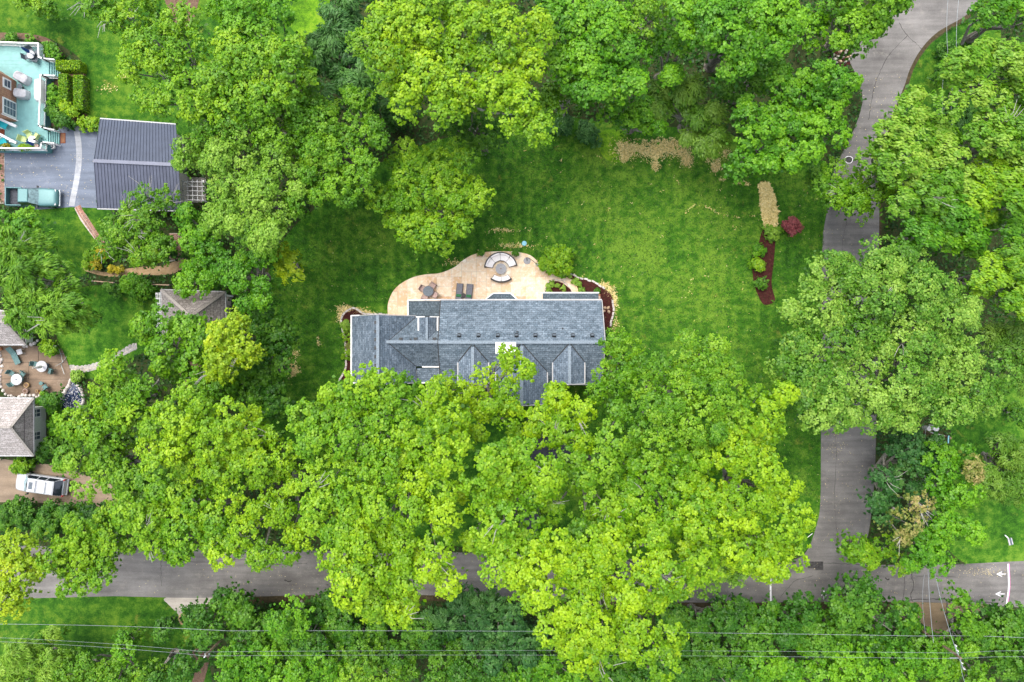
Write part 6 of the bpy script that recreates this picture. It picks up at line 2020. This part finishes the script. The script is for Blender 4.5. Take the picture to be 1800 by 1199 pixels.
 ("light topped tree amid the dark woods below the road", "maple_tree", 'oak', 'bright', 9, [(512,1075,28),(530,1100,26),(500,1098,18)], {}),
 ("dark woodland tree below the road, right of the light topped tree", "holly_tree", 'maple', 'mid', 7, [(570,1080,30),(600,1100,34),(555,1120,30)], {}),
 ("bottom edge tree with yellow-green leaves right of the first pole", "maple_tree", 'oak', 'bright', 7.5, [(420,1170,38),(470,1165,36),(440,1195,30)], {}),
 ("woodland tree at the bottom edge between the lawn and the wide oak", "maple_tree", 'oak', 'bright', 7.5, [(530,1165,38),(570,1180,34),(510,1195,30)], {}),
 ("lightest tree at the bottom edge below the wide oak", "maple_tree", 'fine', 'oakg', 8, [(640,1170,38),(690,1185,36),(615,1190,25)], {}),
 ("blue-green tree below the road gap in the bottom woods", "holly_tree", 'spiky', 'blue', 7.5, [(810,1075,34),(850,1070,30),(780,1095,28),(835,1105,30)], {}),
 ("blue-green woodland tree left of the lowest oak", "holly_tree", 'maple', 'blue', 7.5, [(890,1100,34),(920,1140,34),(870,1140,30)], {}),
 ("dark tree directly below the wide oak's lowest bough", "holly_tree", 'fine', 'mid', 7, [(740,1120,36),(700,1135,30),(780,1140,34)], {}),
 ("greenish tree at the bottom edge left of the lowest oak", "maple_tree", 'fine', 'mid', 7.5, [(830,1180,38),(780,1190,34),(890,1190,34)], {}),
 ("bright tree at the bottom edge touching the lowest oak", "maple_tree", 'oak', 'bright', 8, [(950,1175,34),(990,1195,26),(930,1195,25)], {}),
 ("dark tree at the roadside right of the lowest oak", "holly_tree", 'maple', 'mid', 7.5, [(1230,1095,34),(1270,1085,28),(1220,1130,30)], {}),
 ("woodland tree between the roadside and the middle wires", "maple_tree", 'oak', 'mid', 7.5, [(1310,1095,30),(1345,1085,28),(1330,1125,34)], {}),
 ("woodland tree under the wires left of the leaning low tree", "maple_tree", 'maple', 'mid', 7.5, [(1400,1090,30),(1420,1120,34),(1380,1120,28)], {}),
 ("bottom edge tree right of the lowest oak", "maple_tree", 'oak', 'mid', 7.5, [(1240,1175,38),(1290,1180,34)], {}),
 ("bottom edge tree in the middle of the right woods", "maple_tree", 'oak', 'bright', 7.5, [(1350,1175,36),(1390,1190,30)], {}),
 ("bottom edge tree left of the right-hand pole", "maple_tree", 'oak', 'bright', 7.5, [(1450,1165,38),(1500,1175,36)], {}),
 ("bright bottom edge tree just left of the right-hand pole's crossarm", "ash_tree", 'oak', 'bright', 8, [(1570,1160,36),(1615,1165,32),(1590,1195,28)], {}),
 ("tree at the bottom edge just below the right-hand pole's crossarm", "ash_tree", 'oak', 'fine', 8, [(1660,1185,30),(1720,1180,32)], {}),
 ("dark roadside tree between the leaning low tree and the brown slab", "holly_tree", 'maple', 'mid', 7, [(1560,1090,26),(1600,1120,30),(1545,1130,28),(1590,1085,16)], {}),
 ("dark tree amid the bottom woods below the leaning low tree", "holly_tree", 'oak', 'mid', 6.5, [(1480,1125,30),(1450,1110,24),(1510,1140,26)], {}),
 ("dark tree in the gap left of the wide oak's lowest bough", "holly_tree", 'maple', 'mid', 6.5, [(640,1110,30),(610,1130,28),(660,1140,24)], {}),
 ("dark woodland tree between the wires below the light topped tree", "holly_tree", 'maple', 'mid', 6.5, [(470,1130,28),(510,1125,26),(545,1150,26)], {}),
 ("dark woodland tree at the bottom edge below the lowest oak", "holly_tree", 'maple', 'mid', 6.5, [(1080,1185,34),(1130,1190,34),(1190,1165,30),(1180,1195,28)], {}),
 ("dark roadside tree where the lime oaks end right of centre", "holly_tree", 'maple', 'mid', 6.5, [(1180,1075,20),(1200,1110,24),(1205,1140,24)], {}),
 ("shaded woodland tree between the right-hand pole and the slab", "holly_tree", 'oak', 'mid', 6.5, [(1640,1150,22),(1620,1130,18)], {}),
 ("thin pale branches spreading over the lower road right of centre", "oak_tree", 'sparse', 'pale', 13, [(1252,998,24),(1288,1004,20),(1236,1020,16),(1215,1005,20)], dict(gap=.15)),
 ("dark tree in the bottom right corner", "holly_tree", 'maple', 'mid', 7.5, [(1780,1100,34),(1790,1160,40),(1745,1130,28),(1775,1090,16)], {}),
]
for i, (lab, nm, st, fo, z, circ, kw) in enumerate(TREES):
    if z <= 8 and circ[0][1] > 1060: circ = [(x, y, r * 1.22) for x, y, r in circ]
    nm = nm.replace("'", "").strip(", ")
    if not nm.endswith("tree") and not nm.endswith("oak"): nm = "holly_tree"
    ct = "tree"
    tree(lab, ct, nm, circ, z, st, fo, **kw)

# shrubs ------------------------------------------------------------
SH = [
 ("blue-green rhododendron at the top of the big lawn", [(1036,232,20),(1026,224,12)], 2.2, 'blue'),
 ("blue-green rhododendron nearest the tulip tree at the lawn's top edge", [(992,216,20)], 2.2, 'blue'),
 ("dark understorey bush beneath the tulip tree's left side", [(700,200,26),(680,190,18)], 3, 'dark'),
 ("bright round bush overhanging the right edge of the cream patio", [(980,455,28),(965,462,18),(992,470,16),(996,448,16)], 2.6, 'lime2'),
 ("small pale shrub at the top of the narrow mulch bed", [(1360,411,9),(1370,406,6),(1352,404,5)], 1.0, 'pale'),
 ("dark round shrub second in the narrow mulch bed", [(1336,439,14)], 1.1, 'bright'),
 ("yellow-green shrub third in the narrow mulch bed", [(1334,467,14)], 1.1, 'lime2'),
 ("lowest green shrub in the narrow mulch bed", [(1340,497,11)], 1.0, 'mid'),
 ("red leaved dwarf maple on the right lawn", [(1394,393,13),(1388,397,10),(1400,400,9),(1396,404,7)], 1.8, 'red'),
 ("rounded clipped bush at the edge of the brown patio", [(83,612,15),(76,608,9)], 1.6, 'lime2'),
 ("white flowering shrub by the garden pond", [(134,661,9)], 1.0, 'hosta'),
 ("round bush in front of the white SUV", [(30,818,15),(40,821,11)], 1.7, 'lime2'),
 ("bush at the lower right corner of the sage cottage", [(80,790,16),(90,780,12),(72,800,12)], 1.8, 'mid'),
 ("climbing shrub along the sage cottage's right wall", [(92,720,12),(95,740,13),(96,758,11)], 1.4, 'bright'),
 ("conical evergreen bush touching the sage cottage's roof corner", [(82,704,12),(68,706,7),(94,700,12)], 3.0, 'mid'),
 ("round bush straddling the timber fence", [(236,498,20),(222,502,15),(250,508,16),(240,520,14)], 2.2, 'bright'),
 ("small bush left of the round fence bush", [(195,508,11),(186,502,8)], 1.4, 'mid'),
 ("golden shrub beside the curved dirt path", [(175,440,9),(170,452,9),(166,466,8)], 1.3, 'golden'),
 ("low golden groundcover along the curved dirt path", [(195,472,8),(208,474,6)], .8, 'golden'),
 ("clipped mound beside the golden shrub", [(156,450,12),(152,464,10)], 1.5, 'lime2'),
 ("bush over the brick terrace's left edge", [(290,440,14),(286,425,12)], 2.0, 'dark'),
 ("bush on the right of the brick terrace", [(330,440,13),(345,452,12)], 1.6, 'mid'),
 ("leafy bush at the lower corner of the turquoise deck", [(100,205,16),(88,192,10),(112,212,12)], 1.8, 'mid'),
 ("bright bush beside the white railing of the deck", [(92,165,11),(94,178,10),(90,155,8)], 1.5, 'bright'),
 ("yellow-green bush above the short brick path's lower end", [(112,190,12),(124,196,9)], 1.6, 'lime'),
 ("bush in the bed outside the deck's upper right corner", [(88,88,12),(96,98,10),(82,78,8)], 1.4, 'bright'),
 ("small plants outside the deck's upper railing", [(18,66,8),(52,68,8)], .8, 'bright'),
 ("low shrub strip at the upper edge of the blue-grey drive", [(145,214,10),(158,214,10),(168,218,7)], 1.2, 'lime'),
 ("small yellow shrub in the mulch at the house's upper left corner", [(607,571,7)], .7, 'hosta'),
 ("second small shrub down the mulch left of the house", [(611,590,6)], .7, 'lime2'),
 ("third small shrub down the mulch left of the house", [(612,608,6)], .6, 'tan'),
 ("lowest small shrub in the mulch left of the house", [(611,624,6)], .6, 'lime2'),
 ("dark shrub at the right end of the house", [(1068,596,11),(1064,588,8)], 1.6, 'dark'),
 ("dark shrub below the house's right corner", [(1064,636,11),(1058,655,12),(1045,690,14)], 1.8, 'dark'),
 ("large dark rhododendron at the far left below the gravel drive", [(20,900,24),(38,912,22),(8,920,20)], 3.4, 'mid'),
 ("second dark rhododendron from the left below the gravel drive", [(78,912,24),(92,928,18),(62,930,18)], 3.4, 'mid'),
 ("third dark rhododendron from the left below the gravel drive", [(118,905,22),(130,918,18)], 3.2, 'mid'),
 ("rightmost dark rhododendron below the gravel drive", [(160,905,22),(172,918,18)], 3.2, 'dark'),
 ("dark bush under the magnolia at the side road's left edge", [(1436,302,13)], 1.8, 'mid'),
 ("green thicket inside the side road's bend", [(1690,80,22),(1712,70,18),(1680,98,14)], 3.0, 'mid'),
 ("green bush at the side road bend below the wires", [(1665,120,15),(1652,132,10)], 2.2, 'mid'),
 ("dim fern thicket between the windswept trees", [(1690,190,26),(1702,165,18),(1690,218,18)], 2.0, 'dark'),
]
for lab, circ, z, fo in SH:
    nm = "rhododendron" if "rhodo" in lab else ("potted_plant" if "potted" in lab else "bush")
    bush(lab, nm.replace("_", " ") if nm != "bush" else "bush", nm, circ, z, fo)
PL = [("top", 953 + 14, 500), ("second", 970, 498), ("right", 979, 500), ("low right", 989, 506), ("lower left", 963, 509), ("left", 964, 503)]
for i, (x, y, lb) in enumerate(((963, 503, "leftmost little hosta in the half-round bed cut into the patio"), (970, 499.5, "hosta at the upper left of the half-round bed cut into the patio"), (980, 500.5, "hosta at the top of the half-round bed cut into the patio"),
                                (989, 506.5, "rightmost hosta in the half-round bed cut into the patio"), (964, 510, "lowest left hosta in the half-round bed cut into the patio"),
                                (1002, 485.5, "hosta at the left tip of the right mulch bed"), (1011, 493, "largest hosta in the right mulch bed"), (1018, 499.5, "third hosta along the patio edge of the right mulch bed"),
                                (1022, 511, "smallest hosta above the lean-to roof in the right mulch bed"), (1050, 512, "spiky green plant at the lean-to roof's right corner"))):
    r = 4.2 if i not in (6, 8) else (5.0 if i == 6 else 2.6)
    bush(lb, "hosta", "hosta", [(x, y, r)], .50, 'hosta' if i < 9 else 'mid', 'small', "small hostas round the patio")


# clipped hedges by the deck: leafy boxes
def hedge(label, x0, y0, x1, y1, h, fol):
    t = thing("clipped_hedge", label, "hedge", P((x0 + x1) / 2, (y0 + y1) / 2, 0), "clipped hedges by the deck")
    a, b = P(x0, y1, h), P(x1, y0, h)
    rg = np.random.default_rng(int(x0 * 3 + y0))
    M().box(((a[0] + b[0]) / 2, (a[1] + b[1]) / 2, h / 2 - .13), (b[0] - a[0] - .4, b[1] - a[1] - .4, h - .26)).obj("branches", "bark", t)
    n = int((b[0] - a[0]) * (b[1] - a[1]) * 300)
    p = np.c_[rg.uniform(a[0], b[0], n), rg.uniform(a[1], b[1], n), h + rg.normal(0, .04, n)]
    pr = 2 * ((b[0] - a[0]) + (b[1] - a[1]))
    ns = int(pr * h * 160)
    s = rg.random(ns)
    side = rg.integers(0, 4, ns)
    q = np.c_[np.where(side == 0, a[0], np.where(side == 1, b[0], a[0] + (b[0] - a[0]) * s)), np.where(side == 2, a[1], np.where(side == 3, b[1], a[1] + (b[1] - a[1]) * s)), rg.uniform(.05, h, ns)]
    p = np.r_[p, q]
    nr = unit(rg.normal(0, .5, p.shape) + np.array([0, 0, .8]))
    Ls = rg.uniform(.12, .20, len(p))
    me = leaf_mesh("foliage", p, nr, rg.normal(0, 1, p.shape), Ls, Ls * .7, rg.uniform(0.1, 1, len(p)), root_org(t))
    link("foliage", me, "foliage_" + fol, t)


hedge("clipped hedge above the short brick path by the deck", 98, 106, 140, 122, 1.2, 'lime')
hedge("clipped hedge left of the short brick path by the deck", 103, 130, 118, 185, 1.2, 'lime2')
hedge("clipped hedge right of the short brick path by the deck", 129, 132, 145, 192, 1.2, 'lime2')

# dry straw and litter on the lawns ------------------------------------------------------------
rg = np.random.default_rng(77)
strip_px = [(1334, 325), (1350, 322), (1358, 340), (1366, 365), (1366, 385), (1358, 400), (1344, 402), (1340, 380), (1336, 350)]
blades("straw_mulch", "long strip of pale straw laid on the lawn above the narrow mulch bed", scatter(2600, w2(rough_poly(strip_px, 4, 6, 3)), rg), rg.uniform(.02, .06, 2600), 'straw', .38, .16, rg, .3, cat="straw")
blob = []
for cx, cy, sx, sy, n in ((1150, 265, 36, 14, 900), (1100, 262, 18, 15, 330), (1098, 278, 8, 6, 160), (1195, 262, 18, 10, 450), (1208, 283, 9, 9, 330), (1152, 292, 6, 7, 170), (1258, 294, 8, 7, 170), (1170, 250, 40, 6, 400), (1275, 268, 8, 8, 120),
                          (1305, 322, 10, 3, 70), (1270, 315, 6, 3, 40), (1255, 282, 14, 5, 110), (615, 545, 20, 4, 320), (598, 556, 5, 10, 160), (604, 542, 10, 5, 150), (640, 549, 16, 3, 120), (1072, 512, 8, 8, 230), (1080, 530, 4, 14, 220), (1062, 500, 6, 4, 90),
                          (512, 648, 10, 12, 260), (505, 632, 4, 4, 50), (880, 405, 24, 4, 90), (905, 432, 26, 4, 150), (800, 462, 14, 6, 80), (520, 622, 6, 5, 50), (560, 600, 3, 8, 30), (1082, 575, 4, 20, 90), (216, 135, 8, 8, 60), (190, 155, 14, 10, 40)):
    blob.append(np.c_[rg.normal(cx, sx * .6, n), rg.normal(cy, sy * .6, n)])
q_ = np.array(smooth([(1205, 375), (1222, 360), (1245, 365), (1265, 376), (1295, 381), (1325, 381)], 40, False))
q_ = q_[rg.integers(0, len(q_), 60)]
blob.append(q_ + rg.normal(0, 1.0, q_.shape))
for _ in range(60):
    q_ = np.array([[rg.uniform(870, 1320), rg.uniform(260, 560)]]) + rg.normal(0, 2.2, (int(rg.integers(1, 5)), 2))
    blob.append(q_)
blob = np.concatenate(blob)
bw_ = np.c_[(blob[:, 0] - 900) * S, (599.5 - blob[:, 1]) * S]
blades("dry_grass", "scattered patches of dead straw coloured grass on the lawns", bw_, rg.uniform(.02, .045, len(bw_)), 'straw', .26, .2, rg, .3, cat="dry grass")

# living grass: short tufts over the lawns so that the surface has real relief
lawn_all = w2([(470, 540), (520, 410), (650, 330), (850, 235), (1100, 235), (1300, 260), (1350, 300), (1450, 310), (1445, 600), (1440, 880), (1200, 800), (640, 700), (500, 760), (465, 640)])
pts = scatter(85000, lawn_all, rg)
hse = [(gx0 - .2, gS), (mx1 + .2, gS), (mx1 + .2, myN + .2), (gx0 - .2, myN)]
msk = ~(inside(pts, pw) | inside(pts, hse))
pts = pts[msk]
blades("grass", "short mown grass of the big lawn", pts, rg.uniform(.02, .05, len(pts)), 'grass', .17, .28, rg, .55, tone=np.clip(rg.normal(.35, .25, len(pts)) + .25 * np.sin(pts[:, 0] * 5.2) * .4, 0, 1))
# clover flowers and fallen leaves
q = scatter(500, lawn_all, rg)
q = q[~(inside(q, pw) | inside(q, hse))]
blades("clover_flowers", "tiny pale clover flowers dotted over the big lawn", q, .06, 'straw', .08, .8, rg, .3, cat="flowers")

q = np.r_[scatter(420, w2([(0, 965), (1790, 995), (1790, 1058), (0, 1045)]), rg), scatter(420, w2([(1447, 400), (1543, 400), (1538, 800), (1520, 975), (1425, 975), (1445, 800)]), rg),
          scatter(160, w2([(1500, 120), (1590, 130), (1550, 300), (1465, 320)]), rg), scatter(150, w2([(12, 270), (165, 270), (165, 360), (12, 360)]), rg),
          np.c_[rg.normal(X(1735), 1.6, 160), rg.normal(Y(1006), .28, 160)], np.c_[rg.normal(X(1468), .45, 70), rg.normal(Y(775), 1.0, 70)]]
blades("fallen_petals", "pale fallen catkins and petals scattered on the roads", q, .024, 'straw', .075, .6, rg, .25, cat="leaf litter")

# woodland undergrowth: everywhere that is not lawn, road, drive or building
n = 120000
lo, hi = np.array([-58.0, -41.0]), np.array([58.0, 41.0])
u_ = rg.uniform(lo, hi, (n, 2))
for poly in OPEN:
    u_ = u_[~inside(u_, poly)]
# clumps: density and height follow a lumpy field
f = np.sin(u_[:, 0] * .9 + 1.3 * np.sin(u_[:, 1] * .5)) * np.sin(u_[:, 1] * .8 + 1.1 * np.sin(u_[:, 0] * .45))
hgt = np.clip(.5 + .9 * f, .05, 2) * rg.uniform(.3, 1, len(u_))
blades("undergrowth", "low dark leafy undergrowth covering the woodland floor", u_, hgt, 'dark', .34, .6, rg, .55, tone=np.clip(rg.normal(.45, .25, len(u_)) + .2 * f, 0, 1), cat="undergrowth")
